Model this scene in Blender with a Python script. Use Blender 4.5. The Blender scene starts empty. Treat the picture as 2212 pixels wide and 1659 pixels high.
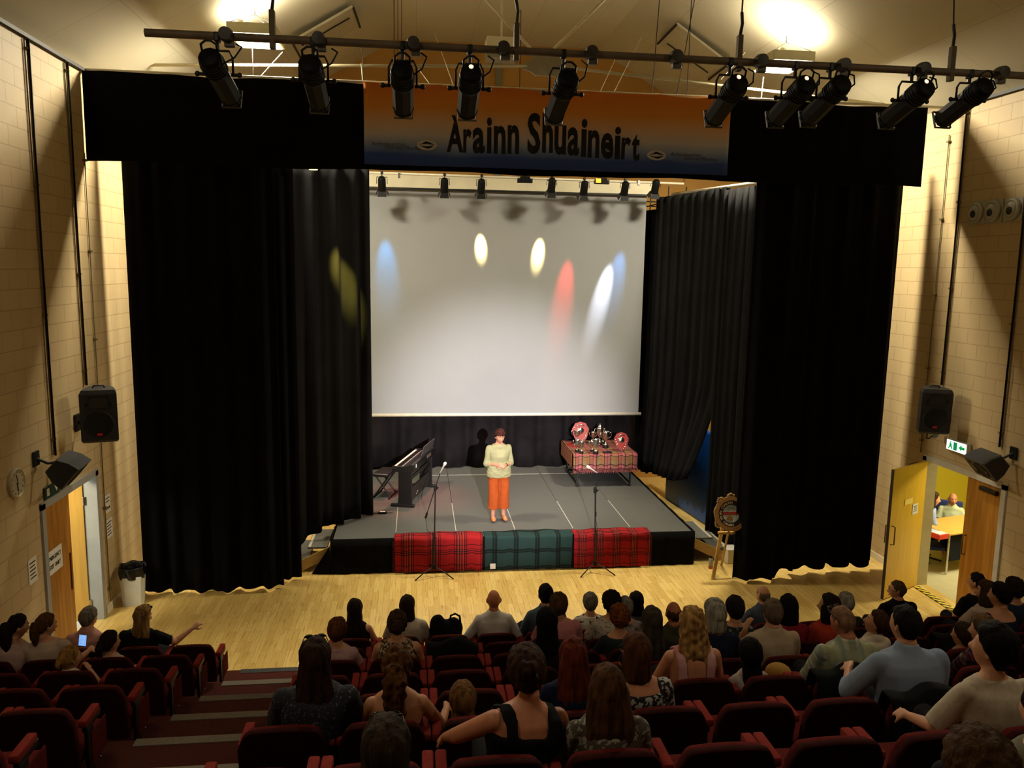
import bpy, bmesh, math, random
from mathutils import Vector, Matrix, noise
PI = math.pi
C = bpy.context.scene.collection
S = bpy.context.scene

# ------------------------------------------------------------------ camera
CAM = Vector((0.0, 0.0, 5.04))
FPX, YAW, PITCH, ROLL = 1725.0, math.radians(6.87), math.radians(8.17), 0.0165
_F = Vector((math.sin(YAW)*math.cos(PITCH), math.cos(YAW)*math.cos(PITCH), -math.sin(PITCH)))
_R0 = Vector((math.cos(YAW), -math.sin(YAW), 0)); _U0 = _R0.cross(_F)
_R = _R0*math.cos(ROLL)+_U0*math.sin(ROLL); _U = _U0*math.cos(ROLL)-_R0*math.sin(ROLL)
cd = bpy.data.cameras.new('camera'); cam = bpy.data.objects.new('camera', cd); C.objects.link(cam)
cd.sensor_width = 36; cd.lens = FPX/2212*36; cd.clip_start = 0.05; cd.clip_end = 100
cam.matrix_world = Matrix(((_R.x, _U.x, -_F.x, CAM.x), (_R.y, _U.y, -_F.y, CAM.y), (_R.z, _U.z, -_F.z, CAM.z), (0, 0, 0, 1)))
S.camera = cam
def ray(px, py): return _R*((px-1106)/FPX)-_U*((py-829.5)/FPX)+_F
def onY(px, py, y): d = ray(px, py); return CAM+d*((y-CAM.y)/d.y)
def onX(px, py, x): d = ray(px, py); return CAM+d*((x-CAM.x)/d.x)
def onZ(px, py, z): d = ray(px, py); return CAM+d*((z-CAM.z)/d.z)

# ------------------------------------------------------------------ render look
S.view_settings.view_transform = 'Standard'; S.view_settings.look = 'None'
S.view_settings.exposure = 0.0; S.view_settings.gamma = 1.0
S.view_settings.use_curve_mapping = False
S.cycles.max_bounces = 7; S.cycles.diffuse_bounces = 4; S.cycles.glossy_bounces = 3
S.cycles.sample_clamp_indirect = 6
w = bpy.data.worlds.new('world'); S.world = w; w.use_nodes = True
w.node_tree.nodes['Background'].inputs[0].default_value = (0.02, 0.022, 0.03, 1)
w.node_tree.nodes['Background'].inputs[1].default_value = 0.3

# ------------------------------------------------------------------ lights
def light(name, kind, loc, target, energy, color, parent=None, **kw):
    l = bpy.data.lights.new(name, kind); l.energy = energy; l.color = color
    for k, v in kw.items(): setattr(l, k, v)
    o = bpy.data.objects.new(name, l); C.objects.link(o); o.location = loc
    d = Vector(target)-Vector(loc)
    o.rotation_euler = d.to_track_quat('-Z', 'Y').to_euler()
    if parent: o.parent = parent
    return o
WARM = (1.0, 0.89, 0.66)
LAMP_Y, LAMP_Z = 12.55, 8.36
for lx in (-2.36, 5.84):        # the two hanging hall lights behind the pelmet
    light('lamp_light', 'AREA', (lx, LAMP_Y+.3, LAMP_Z-.06), (lx, LAMP_Y+.3, 0), 630, WARM, shape='RECTANGLE', size=.58, size_y=.75, spread=PI)
    light('lamp_uplight', 'AREA', (lx, LAMP_Y+.3, LAMP_Z+.16), (lx, LAMP_Y+.3, 12), 42, WARM, shape='RECTANGLE', size=.5, size_y=.6, spread=PI)
for lx in (-2.36, 5.84):        # added unseen pair over the seats, put in to brighten the audience
    light('lamp_light', 'AREA', (lx, 2.6, LAMP_Z-.06), (lx, 2.6, 0), 52, WARM, shape='RECTANGLE', size=.58, size_y=.75, spread=PI)
    light('lamp_uplight', 'AREA', (lx, 2.6, LAMP_Z+.16), (lx, 2.6, 12), 16, WARM, shape='RECTANGLE', size=.5, size_y=.6, spread=PI)
# projector at the back of the hall, beside the camera
light('projector_beam', 'SPOT', (1.4, -.4, 5.15), (1.75, 16.9, 1.6), 17000, (1.0, .91, .91), spot_size=math.radians(22), spot_blend=.9, shadow_soft_size=.03)
# daylight / room light beyond the two side doors
light('lobby_lamp', 'AREA', (-5.3, 9.9, 2.55), (-5.0, 11.2, .9), 60, (1.0, .86, .60), shape='RECTANGLE', size=.5, size_y=.5)
light('daylight_outside', 'AREA', (-6.2, 12.6, 2.2), (-4.5, 11.3, 1.0), 200, (.70, .87, 1.0), shape='RECTANGLE', size=1.2, size_y=1.6)
light('office_light', 'AREA', (10.0, 11.6, 2.7), (10.0, 11.6, 0), 130, (1.0, .93, .62), shape='RECTANGLE', size=1.0, size_y=1.0)

# ------------------------------------------------------------------ helpers
def lin(h):
    if isinstance(h, str):
        h = h.lstrip('#'); c = [int(h[i:i+2], 16)/255 for i in (0, 2, 4)]
    else: c = h
    return tuple(((x+.055)/1.055)**2.4 if x > .04045 else x/12.92 for x in c)+(1,)
def M(name, col, rough=.6, metal=0.0, var=0.0, vscale=8.0, bump=0.0, bscale=40.0, emit=0.0, spec=.5, stretch=(1, 1, 1), col2=None, sheen=0.0):
    m = bpy.data.materials.new(name); m.use_nodes = True
    nt = m.node_tree; N = nt.nodes; L = nt.links; b = N['Principled BSDF']
    c = lin(col); b.inputs['Base Color'].default_value = c
    b.inputs['Roughness'].default_value = rough; b.inputs['Metallic'].default_value = metal
    b.inputs['Specular IOR Level'].default_value = spec
    if sheen: b.inputs['Sheen Weight'].default_value = sheen
    if emit:
        b.inputs['Emission Color'].default_value = c; b.inputs['Emission Strength'].default_value = emit
    if var or bump or col2:
        tc = N.new('ShaderNodeTexCoord'); mp = N.new('ShaderNodeMapping'); mp.inputs['Scale'].default_value = stretch
        L.new(tc.outputs['Object'], mp.inputs[0])
    if var or col2:
        nz = N.new('ShaderNodeTexNoise'); nz.inputs['Scale'].default_value = vscale; nz.inputs['Detail'].default_value = 4
        L.new(mp.outputs[0], nz.inputs['Vector'])
        r = N.new('ShaderNodeValToRGB'); L.new(nz.outputs['Fac'], r.inputs[0])
        r.color_ramp.elements[0].position = .35; r.color_ramp.elements[1].position = .65
        c2 = lin(col2) if col2 else c
        r.color_ramp.elements[0].color = tuple(x*(1-var) for x in c[:3])+(1,)
        r.color_ramp.elements[1].color = tuple(min(1, x*(1+var)) for x in c2[:3])+(1,)
        L.new(r.outputs[0], b.inputs['Base Color'])
    if bump:
        n2 = N.new('ShaderNodeTexNoise'); n2.inputs['Scale'].default_value = bscale; n2.inputs['Detail'].default_value = 3
        L.new(mp.outputs[0], n2.inputs['Vector'])
        bp = N.new('ShaderNodeBump'); bp.inputs['Strength'].default_value = bump; bp.inputs['Distance'].default_value = .01
        L.new(n2.outputs['Fac'], bp.inputs['Height']); L.new(bp.outputs[0], b.inputs['Normal'])
    return m
def nodes(name, rough=.6):
    m = bpy.data.materials.new(name); m.use_nodes = True
    nt = m.node_tree; b = nt.nodes['Principled BSDF']; b.inputs['Roughness'].default_value = rough
    return m, nt.nodes, nt.links, b
def brick_mat(name, c1, c2, mortar, axes, bw, rh, ms, rough, bump, grain=0.0, knots=None, off=.5):
    m, N, L, b = nodes(name, rough)
    tc = N.new('ShaderNodeTexCoord'); sp = N.new('ShaderNodeSeparateXYZ'); L.new(tc.outputs['Object'], sp.inputs[0])
    cb = N.new('ShaderNodeCombineXYZ'); L.new(sp.outputs[axes[0]], cb.inputs[0]); L.new(sp.outputs[axes[1]], cb.inputs[1])
    t = N.new('ShaderNodeTexBrick'); L.new(cb.outputs[0], t.inputs['Vector'])
    t.inputs['Color1'].default_value = lin(c1); t.inputs['Color2'].default_value = lin(c2); t.inputs['Mortar'].default_value = lin(mortar)
    t.inputs['Scale'].default_value = 1.0; t.inputs['Mortar Size'].default_value = ms; t.inputs['Mortar Smooth'].default_value = .2
    t.inputs['Brick Width'].default_value = bw; t.inputs['Row Height'].default_value = rh; t.offset = off
    col = t.outputs['Color']
    if grain:
        mp = N.new('ShaderNodeMapping'); L.new(cb.outputs[0], mp.inputs[0]); mp.inputs['Scale'].default_value = (2.0, 26, 1)
        nz = N.new('ShaderNodeTexNoise'); nz.inputs['Scale'].default_value = 1.6; nz.inputs['Detail'].default_value = 5
        L.new(mp.outputs[0], nz.inputs['Vector'])
        rp = N.new('ShaderNodeValToRGB'); L.new(nz.outputs['Fac'], rp.inputs[0])
        rp.color_ramp.elements[0].position = .28; rp.color_ramp.elements[0].color = lin(knots)
        rp.color_ramp.elements[1].position = .46; rp.color_ramp.elements[1].color = (1, 1, 1, 1)
        mx = N.new('ShaderNodeMixRGB'); mx.blend_type = 'MULTIPLY'; mx.inputs[0].default_value = grain
        L.new(col, mx.inputs[1]); L.new(rp.outputs[0], mx.inputs[2]); col = mx.outputs[0]
    L.new(col, b.inputs['Base Color'])
    if bump:
        bp = N.new('ShaderNodeBump'); bp.inputs['Strength'].default_value = bump; bp.inputs['Distance'].default_value = .01; bp.invert = True
        L.new(t.outputs['Fac'], bp.inputs['Height']); L.new(bp.outputs[0], b.inputs['Normal'])
    return m
def ramp_const(N, stops):
    r = N.new('ShaderNodeValToRGB'); r.color_ramp.interpolation = 'CONSTANT'
    e = r.color_ramp.elements
    e[0].position = stops[0][0]; e[0].color = lin(stops[0][1]); e[1].position = stops[1][0]; e[1].color = lin(stops[1][1])
    for p, c in stops[2:]:
        x = e.new(p); x.color = lin(c)
    return r
def tartan(name, su, sv, pu, pv, rough=.9):
    """woven check: stripes across (x) and along (z - y), half and half"""
    m, N, L, b = nodes(name, rough)
    tc = N.new('ShaderNodeTexCoord'); sp = N.new('ShaderNodeSeparateXYZ'); L.new(tc.outputs['Object'], sp.inputs[0])
    def fr(sock, p):
        d = N.new('ShaderNodeMath'); d.operation = 'DIVIDE'; L.new(sock, d.inputs[0]); d.inputs[1].default_value = p
        f = N.new('ShaderNodeMath'); f.operation = 'FRACT'; L.new(d.outputs[0], f.inputs[0]); return f.outputs[0]
    v = N.new('ShaderNodeMath'); v.operation = 'SUBTRACT'; L.new(sp.outputs[2], v.inputs[0]); L.new(sp.outputs[1], v.inputs[1])
    ru = ramp_const(N, su); L.new(fr(sp.outputs[0], pu), ru.inputs[0])
    rv = ramp_const(N, sv); L.new(fr(v.outputs[0], pv), rv.inputs[0])
    mx = N.new('ShaderNodeMixRGB'); mx.inputs[0].default_value = .5
    L.new(ru.outputs[0], mx.inputs[1]); L.new(rv.outputs[0], mx.inputs[2])
    dk = N.new('ShaderNodeMixRGB'); dk.blend_type = 'DARKEN'; dk.inputs[0].default_value = 1.0
    L.new(ru.outputs[0], dk.inputs[1]); L.new(rv.outputs[0], dk.inputs[2])
    m2 = N.new('ShaderNodeMixRGB'); m2.inputs[0].default_value = .62
    L.new(mx.outputs[0], m2.inputs[1]); L.new(dk.outputs[0], m2.inputs[2]); L.new(m2.outputs[0], b.inputs['Base Color'])
    b.inputs['Specular IOR Level'].default_value = .15
    return m

class MB:
    def __init__(s): s.v = []; s.f = []
    def add(s, vs, fs):
        n = len(s.v); s.v += [tuple(p) for p in vs]; s.f += [tuple(i+n for i in f) for f in fs]; return s
    def box(s, c, d, rot=None):
        x, y, z = d[0]/2, d[1]/2, d[2]/2
        vs = [Vector((sx*x, sy*y, sz*z)) for sz in (-1, 1) for sy in (-1, 1) for sx in (-1, 1)]
        if rot is not None: vs = [rot @ p for p in vs]
        return s.add([p+Vector(c) for p in vs], [(0, 2, 3, 1), (4, 5, 7, 6), (0, 1, 5, 4), (1, 3, 7, 5), (3, 2, 6, 7), (2, 0, 4, 6)])
    def span(s, a, b): return s.box([(p+q)/2 for p, q in zip(a, b)], [abs(q-p) for p, q in zip(a, b)])
    def rbox(s, c, d, r=.01, seg=2, rot=None):
        bm = bmesh.new(); bmesh.ops.create_cube(bm, size=1)
        for v in bm.verts: v.co = Vector((v.co.x*d[0], v.co.y*d[1], v.co.z*d[2]))
        bmesh.ops.bevel(bm, geom=list(bm.edges), offset=min(r, min(d)*.49), segments=seg, profile=.5, affect='EDGES')
        vs = [v.co.copy() for v in bm.verts]
        if rot is not None: vs = [rot @ p for p in vs]
        bm.verts.index_update()
        s.add([p+Vector(c) for p in vs], [[v.index for v in f.verts] for f in bm.faces]); bm.free(); return s
    def ring(s, c, ax, r, n=12, up=None, r2=None):
        ax = Vector(ax).normalized()
        u = Vector(up) if up is not None else (Vector((0, 0, 1)) if abs(ax.z) < .9 else Vector((1, 0, 0)))
        a = ax.cross(u).normalized(); b2 = a.cross(ax).normalized()
        r2 = r if r2 is None else r2
        return [Vector(c)+a*(r*math.cos(2*PI*i/n))+b2*(r2*math.sin(2*PI*i/n)) for i in range(n)]
    def loft(s, rings, cap=True):
        n = len(rings[0]); vs = [p for r in rings for p in r]; fs = []
        for k in range(len(rings)-1):
            for i in range(n):
                j = (i+1) % n; fs.append((k*n+i, k*n+j, (k+1)*n+j, (k+1)*n+i))
        if cap: fs.append(tuple(range(n))[::-1]); fs.append(tuple((len(rings)-1)*n+i for i in range(n)))
        return s.add(vs, fs)
    def cyl(s, a, b, r, r2=None, n=12):
        ax = Vector(b)-Vector(a)
        return s.loft([s.ring(a, ax, r, n), s.ring(b, ax, r if r2 is None else r2, n)])
    def tube(s, pts, r, n=8):
        pts = [Vector(p) for p in pts]; rs = r if isinstance(r, (list, tuple)) else [r]*len(pts)
        rings = []; up = None
        for i, p in enumerate(pts):
            t = (pts[min(i+1, len(pts)-1)]-pts[max(i-1, 0)]).normalized()
            if up is None: up = Vector((0, 0, 1)) if abs(t.z) < .9 else Vector((1, 0, 0))
            a = t.cross(up).normalized(); up = a.cross(t).normalized()
            rings.append([p+a*(rs[i]*math.cos(2*PI*k/n))+up*(rs[i]*math.sin(2*PI*k/n)) for k in range(n)])
        return s.loft(rings)
    def lathe(s, prof, c=(0, 0, 0), n=16, mat=None):
        rings = []
        for r, z in prof:
            ps = [Vector((max(r, 1e-4)*math.cos(2*PI*i/n), max(r, 1e-4)*math.sin(2*PI*i/n), z)) for i in range(n)]
            if mat is not None: ps = [mat @ p for p in ps]
            rings.append([p+Vector(c) for p in ps])
        return s.loft(rings)
    def ball(s, c, r, n=12, m=8, rot=None):
        if not isinstance(r, (tuple, list)): r = (r, r, r)
        rings = []
        for k in range(m+1):
            t = PI*k/m; st = max(math.sin(t), 1e-3)
            ps = [Vector((r[0]*st*math.cos(2*PI*i/n), r[1]*st*math.sin(2*PI*i/n), -r[2]*math.cos(t))) for i in range(n)]
            if rot is not None: ps = [rot @ p for p in ps]
            rings.append([p+Vector(c) for p in ps])
        return s.loft(rings)
    def grid(s, fn, nu, nv):
        vs = [fn(i/nu, j/nv) for j in range(nv+1) for i in range(nu+1)]
        fs = [(j*(nu+1)+i, j*(nu+1)+i+1, (j+1)*(nu+1)+i+1, (j+1)*(nu+1)+i) for j in range(nv) for i in range(nu)]
        return s.add(vs, fs)
    def prism(s, poly, off):
        n = len(poly); a = [Vector(p) for p in poly]; b = [p+Vector(off) for p in a]
        return s.add(a+b, [tuple(range(n))[::-1], tuple(range(n, 2*n))]+[(i, (i+1) % n, n+(i+1) % n, n+i) for i in range(n)])
    def build(s, name, mat, parent=None, smooth=False, loc=None, solid=0, offs=0, group=None):
        me = bpy.data.meshes.new(name); me.from_pydata(s.v, [], s.f)
        bm = bmesh.new(); bm.from_mesh(me); bmesh.ops.recalc_face_normals(bm, faces=bm.faces); bm.to_mesh(me); bm.free()
        if mat is not None: me.materials.append(mat)
        if smooth: me.polygons.foreach_set('use_smooth', [True]*len(me.polygons))
        o = bpy.data.objects.new(name, me); C.objects.link(o)
        if loc is not None: o.location = loc
        if parent: o.parent = parent
        if solid:
            md = o.modifiers.new('thick', 'SOLIDIFY'); md.thickness = solid; md.offset = offs
        if smooth == 'auto':
            try: me.set_sharp_from_angle(angle=math.radians(40))
            except Exception: pass
        return o
def tag(o, label, cat, group=None):
    o['label'] = label; o['category'] = cat
    if group: o['group'] = group
    return o
def thing(name, label, cat, loc=(0, 0, 0), rz=0, group=None, scale=1):
    o = bpy.data.objects.new(name, None); C.objects.link(o); o.empty_display_size = .1
    o.location = loc; o.rotation_euler = (0, 0, rz); o.scale = (scale,)*3
    return tag(o, label, cat, group)
def struct(name, mb, m, parent=None, smooth=False):
    o = mb.build(name, m, parent, smooth)
    if not parent: o['kind'] = 'structure'
    return o
def rotm(rx=0, ry=0, rz=0):
    return Matrix.Rotation(rz, 3, 'Z') @ Matrix.Rotation(ry, 3, 'Y') @ Matrix.Rotation(rx, 3, 'X')
def text_mesh(name, body, size, mat, parent, bold=0.0, ext=.002, sx=1.0, align='LEFT'):
    cu = bpy.data.curves.new(name, 'FONT'); cu.body = body; cu.size = size; cu.offset = bold; cu.extrude = ext; cu.align_x = align
    cu.resolution_u = 3
    t = bpy.data.objects.new(name, cu); C.objects.link(t)
    bpy.context.view_layer.update()
    dg = bpy.context.evaluated_depsgraph_get()
    me = bpy.data.meshes.new_from_object(t.evaluated_get(dg)); bpy.data.objects.remove(t)
    me.materials.clear(); me.materials.append(mat)
    for v in me.vertices: v.co.x *= sx
    o = bpy.data.objects.new(name, me); C.objects.link(o)
    if parent: o.parent = parent
    return o
def dup(root, loc, rz=None, label=None, group=None):
    r = root.copy(); C.objects.link(r); r.location = loc
    if rz is not None: r.rotation_euler = (0, 0, rz)
    if label: r['label'] = label
    if group: r['group'] = group
    for ch in list(root.children):
        c = ch.copy(); C.objects.link(c); c.parent = r
        for g in list(ch.children):
            d = g.copy(); C.objects.link(d); d.parent = c
    return r
ORD = ['zeroth', 'first', 'second', 'third', 'fourth', 'fifth', 'sixth', 'seventh', 'eighth', 'ninth', 'tenth', 'eleventh', 'twelfth', 'thirteenth', 'fourteenth', 'fifteenth']
# ------------------------------------------------------------------ materials
black_cloth = M('black_curtain_cloth', '#0b0b0c', .95, var=.25, vscale=3, bump=.25, bscale=220, spec=.08)
grey_cloth = M('dark_grey_curtain_cloth', '#1b1b1c', .95, var=.15, vscale=2, bump=.2, bscale=240, spec=.08)
steel_dark = M('black_metal', '#0e0e0e', .5, .1, var=.2, vscale=20)
bar_metal = M('grey_bar_metal', '#6b5d4a', .6, .1, var=.15, vscale=6)
beige_pipe = M('beige_painted_pipe', '#b3a988', .5, .0, var=.06, vscale=9)
white_pipe = M('white_painted_pipe', '#d9d3bd', .45, .1, var=.06, vscale=9)
chrome = M('bright_metal', '#c9c9c9', .25, 1.0, var=.05, vscale=20)
plastic_black = M('black_plastic', '#070707', .6, var=.2, vscale=30, spec=.18)
grey_paint = M('grey_door_frame_paint', '#9a9a94', .45, var=.05, vscale=4)
cream_paint = M('cream_paint', '#d8d0b4', .55, var=.04, vscale=4)
white_paper = M('white_paper', '#d8d6cc', .8, var=.04, vscale=15)
ink = M('black_ink', '#15130f', .7, var=.1, vscale=20)
wall_blocks = brick_mat('painted_blockwork', '#bca67c', '#b8a178', '#a08a62', (1, 2), .45, .225, .006, .6, .35)
wall_blocks_x = brick_mat('painted_blockwork_across', '#bca67c', '#b8a178', '#a08a62', (0, 2), .45, .225, .006, .6, .35)
back_paint = M('ochre_gable_paint', '#b5873c', .7, var=.06, vscale=.8, bump=.1, bscale=30)
maple = brick_mat('maple_strip_floor', '#dcbf74', '#c9a85e', '#93703a', (1, 0), .62, .085, .0016, .32, .06, .6, '#a07840')
ceil_mat = brick_mat('ceiling_boards', '#c6c0aa', '#c2bca6', '#a09a84', (1, 0), 2.4, 1.2, .004, .75, .2)
carpet = M('burgundy_carpet', '#4d2721', .95, var=.18, vscale=60, bump=.3, bscale=300, spec=.1)
nosing_mat = M('grey_ribbed_nosing', '#6d6455', .6, var=.1, vscale=40, bump=.2, bscale=90)
stage_grey = M('grey_stage_carpet', '#5b5b58', .95, var=.14, vscale=70, bump=.3, bscale=350, spec=.12)
WL, WR, WZ = -4.46, 8.17, 7.62
YB = 18.7

# ------------------------------------------------------------------ setting
def wall_with_hole(mb, x, y0, y1, ya, yb, zh, t):
    """wall along y at x (thickness t outward) with one door opening ya..yb, 0..zh"""
    s = t
    def slab(p, q, a, b):
        mb.span((min(x, x+s), p, a), (max(x, x+s), q, b))
    slab(y0, ya, 0, WZ); slab(yb, y1, 0, WZ); slab(ya, yb, zh, WZ)
    return mb
LD0, LD1, RD0, RD1, DH = 9.83, 11.45, 9.95, 11.72, 2.12
struct('wall_left', wall_with_hole(MB(), WL, -2.5, YB+.2, LD0, LD1, DH, -.2), wall_blocks)
struct('wall_right', wall_with_hole(MB(), WR, -2.5, YB+.2, RD0, RD1, DH, .2), wall_blocks)
struct('wall_back', MB().prism([(WL-.2, YB, 0), (WR+.2, YB, 0), (WR+.2, YB, WZ), (4.1, YB, 10.05), (-.42, YB, 10.05), (WL-.2, YB, WZ)], (0, .2, 0)), back_paint)
struct('wall_rear', MB().prism([(WL-.2, -2.5, 0), (WR+.2, -2.5, 0), (WR+.2, -2.5, WZ), (4.1, -2.5, 10.05), (-.42, -2.5, 10.05), (WL-.2, -2.5, WZ)], (0, -.2, 0)), wall_blocks_x)
struct('floor', MB().span((WL-.2, -2.5, -.12), (WR+.2, YB+.2, 0)), maple)
cb = MB()
for a, b in (((WL-.2, WZ), (-.42, 10.02)), ((-.42, 10.02), (4.1, 10.02)), ((4.1, 10.02), (WR+.2, WZ))):
    cb.prism([(a[0], -2.7, a[1]), (b[0], -2.7, b[1]), (b[0], -2.7, b[1]+.15), (a[0], -2.7, a[1]+.15)], (0, YB+2.9, 0))
struct('ceiling', cb, ceil_mat)
for nm, x, d in (('trim_1', WL, 1), ('trim_2', WR, -1)):
    struct(nm, MB().span((x, -2.5, WZ-.05), (x+.05*d, 11.9, WZ-.005)), M('dark_cornice_strip_'+nm, '#1c1a15', .6, var=.1))
struct('baseboard_left', MB().span((WL, LD1+.12, 0), (WL+.015, YB, .12)), cream_paint)
struct('baseboard_right', MB().span((WR-.015, RD1+.12, 0), (WR, YB, .12)), cream_paint)

# stepped seating floor
NOS = lambda k: 9.15-.85*(k-1)
RISE = .31
tb = MB()
for k in range(1, 14):
    y1 = NOS(k); y0 = NOS(k+1) if k < 13 else -2.5
    tb.span((WL, y0, 0 if k == 1 else (k-1)*RISE-.02), (WR, y1, k*RISE))
tiers = struct('floor_seating_tiers', tb, carpet)
for k in range(1, 9):
    z = k*RISE; y = NOS(k)
    nb = MB().span((-2.06, y-.085, z), (-1.02, y+.006, z+.007)).span((-2.06, y-.002, z-.04), (-1.02, y+.008, z+.004))
    n = struct('trim_%d' % (k+2), nb, chrome if k == 1 else nosing_mat)

# ceiling panel heaters, lying against the slopes
def slope_frame(side):
    """origin at wall top, axis up the slope, inward normal"""
    if side < 0: a = Vector((WL, 0, WZ)); u = Vector((-.42-WL+.2-.2, 0, 10.02-WZ)).normalized(); n = Vector((u.z, 0, -u.x))
    else: a = Vector((WR, 0, WZ)); u = Vector((4.1-WR, 0, 10.02-WZ)).normalized(); n = Vector((u.z, 0, -u.x))*-1
    if n.z > 0: n = -n
    return a, u, n
def on_slope(px, py, side, lift=0.0):
    a, u, n = slope_frame(side); d = ray(px, py)
    t = (a-CAM).dot(n)/d.dot(n); return CAM+d*t+n*lift
panel_mat = M('pale_heater_panel', '#b4ac90', .6, var=.04, vscale=10)
for side, pts, lab in ((-1, [(624, 80), (756, 4), (771, 47), (646, 120)], 'left'), (1, [(1427, 84), (1468, 42), (1580, 128), (1537, 162)], 'right')):
    ps = [on_slope(p[0], p[1], side, .10) for p in pts]
    a, u, n = slope_frame(side)
    t = thing('radiant_heater_panel', 'pale flat heater panel hung under the %s slope of the ceiling' % lab, 'heater')
    MB().prism(ps, n*-.04).build('panel', panel_mat, t)
    for i in ((0, 3), (1, 2)) if side < 0 else ((0, 1), (2, 3)): MB().cyl(ps[i[0]]+n*.01, ps[i[1]]+n*.01, .022, n=6).build('end_cap', steel_dark, t)
    q = [ps[0]*.7+ps[3]*.3, ps[1]*.7+ps[2]*.3] if side < 0 else [ps[0]*.75+ps[1]*.25, ps[3]*.75+ps[2]*.25]
    MB().cyl(q[0]*.9+q[1]*.1+n*.02, q[0]*.1+q[1]*.9+n*.02, .012, n=6).build('hanging_rail', steel_dark, t)

# hanging hall lights: the front pair, and an added unseen pair over the seats
lamp_white = M('cream_lamp_housing', '#c9c29c', .5, var=.03)
glow = M('lit_lamp_diffuser', '#fff3d0', .5, emit=9.0)
glow_added = M('added_lamp_diffuser', '#ffe9bd', .5, emit=1.5)
for lx, ly, lab in ((-2.36, LAMP_Y+.3, 'square hanging light glowing behind the lighting bar on the left of the hall'), (5.84, LAMP_Y+.3, 'square hanging light glowing behind the lighting bar on the right of the hall'), (-2.36, 2.6, 'dimmed square hanging light over the left seats'), (5.84, 2.6, 'dimmed square hanging light over the right seats')):
    t = thing('hanging_light', lab, 'light', (lx, ly, LAMP_Z), 0, 'hanging hall lights')
    hb = MB()
    for x in (-.33, .33): hb.span((x-.012, -.42, -.02), (x+.012, .42, .12))
    for y in (-.42, .42): hb.span((-.33, y-.012, -.02), (.33, y+.012, .12))
    hb.span((-.16, -.40, .06), (-.10, .40, .10)).span((.10, -.40, .06), (.16, .40, .10)).span((-.32, -.42, .0), (.32, -.40, .03))
    hb.build('housing', lamp_white, t)
    MB().span((-.30, -.39, -.03), (.30, .39, -.015)).build('diffuser', glow if ly > 9 else glow_added, t)
    sb = MB(); top = (0, -.1, .32)
    for x in (-.31, .31):
        for y in (-.40, .40): sb.tube([(x, y, .12), top], .005, 5)
    sb.cyl(top, (0, -.1, .42), .006, n=6)
    sb.build('chain', steel_dark, t)
    MB().box((-.16, -.3, .15), (.07, .05, .06)).build('cable_gland', lamp_white, t)

# steel tie truss across the hall
TY = 13.2
t = thing('roof_tie_truss', 'white steel roof tie with plated centre node and V rods above the stage', 'truss')
cL, cM, cR = onY(245, 140, TY), onY(1185, 145, TY), onY(2000, 236, TY)
MB().tube([cL, cM+Vector((-.35, 0, .0))], .024, 8).build('tie_rod', beige_pipe, t, True)
MB().tube([cM+Vector((.35, 0, 0)), cR], .024, 8).build('tie_rod', beige_pipe, t, True)
a1, a2 = onY(1148, 107, TY), onY(1194, 108, TY)
d1 = (onY(1050, 0, TY)-a1).normalized(); d2 = (onY(1305, 0, TY)-a2).normalized()
MB().tube([a1, a1+d1*((9.98-a1.z)/d1.z)], .024, 8).build('brace_rod', white_pipe, t, True)
MB().tube([a2, a2+d2*((9.98-a2.z)/d2.z)], .024, 8).build('brace_rod', white_pipe, t, True)
c = cM
MB().prism([c+Vector(p) for p in ((-.4, -.02, .05), (-.4, -.02, -.05), (-.28, -.02, -.09), (-.22, -.02, -.14), (.18, -.02, -.14), (.26, -.02, -.10), (.42, -.02, -.05), (.42, -.02, .05), (.2, -.02, .08), (.12, -.02, .24), (.05, -.02, .30), (-.02, -.02, .17), (-.12, -.02, .17), (-.2, -.02, .30), (-.30, -.02, .24), (-.28, -.02, .08))], (0, .04, 0)).build('node_plate', M('grey_steel_plate', '#a09a85', .5, .2, var=.05), t)
for cc, sgn in ((cL, -1), (cR, 1)):
    MB().prism([cc+Vector(p) for p in ((0, -.03, .05), (sgn*.15, -.03, .10), (sgn*.45, -.03, .0), (sgn*.5, -.03, -.06), (sgn*.3, -.03, -.05), (0, -.03, -.05))], (0, .06, 0)).build('end_plate', beige_pipe, t)
# grey post on the gable behind
struct('trim_11', MB().span((1.78, YB-.06, 7.0), (1.90, YB, 10.0)), M('grey_gable_post', '#7d7a6a', .6, var=.05))
# white ceiling box
p = onY(1086, 95, 14.6)
t = thing('ceiling_unit', 'white box unit hanging just below the flat ceiling over the stage', 'unit')
MB().rbox(p+Vector((0, .25, .03)), (.56, .5, .2), .015).build('casing', M('white_unit_case', '#d8d1b6', .5, var=.03), t)
MB().span((p.x-.27, p.y+.01, p.z-.22), (p.x+.27, p.y+.45, p.z-.075)).build('grille', M('grey_unit_base', '#8f8a76', .6, var=.1, vscale=30), t)
MB().cyl((p.x, p.y+.25, p.z+.12), (p.x, p.y+.25, 10.0), .02).build('hanger', white_pipe, t)
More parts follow.
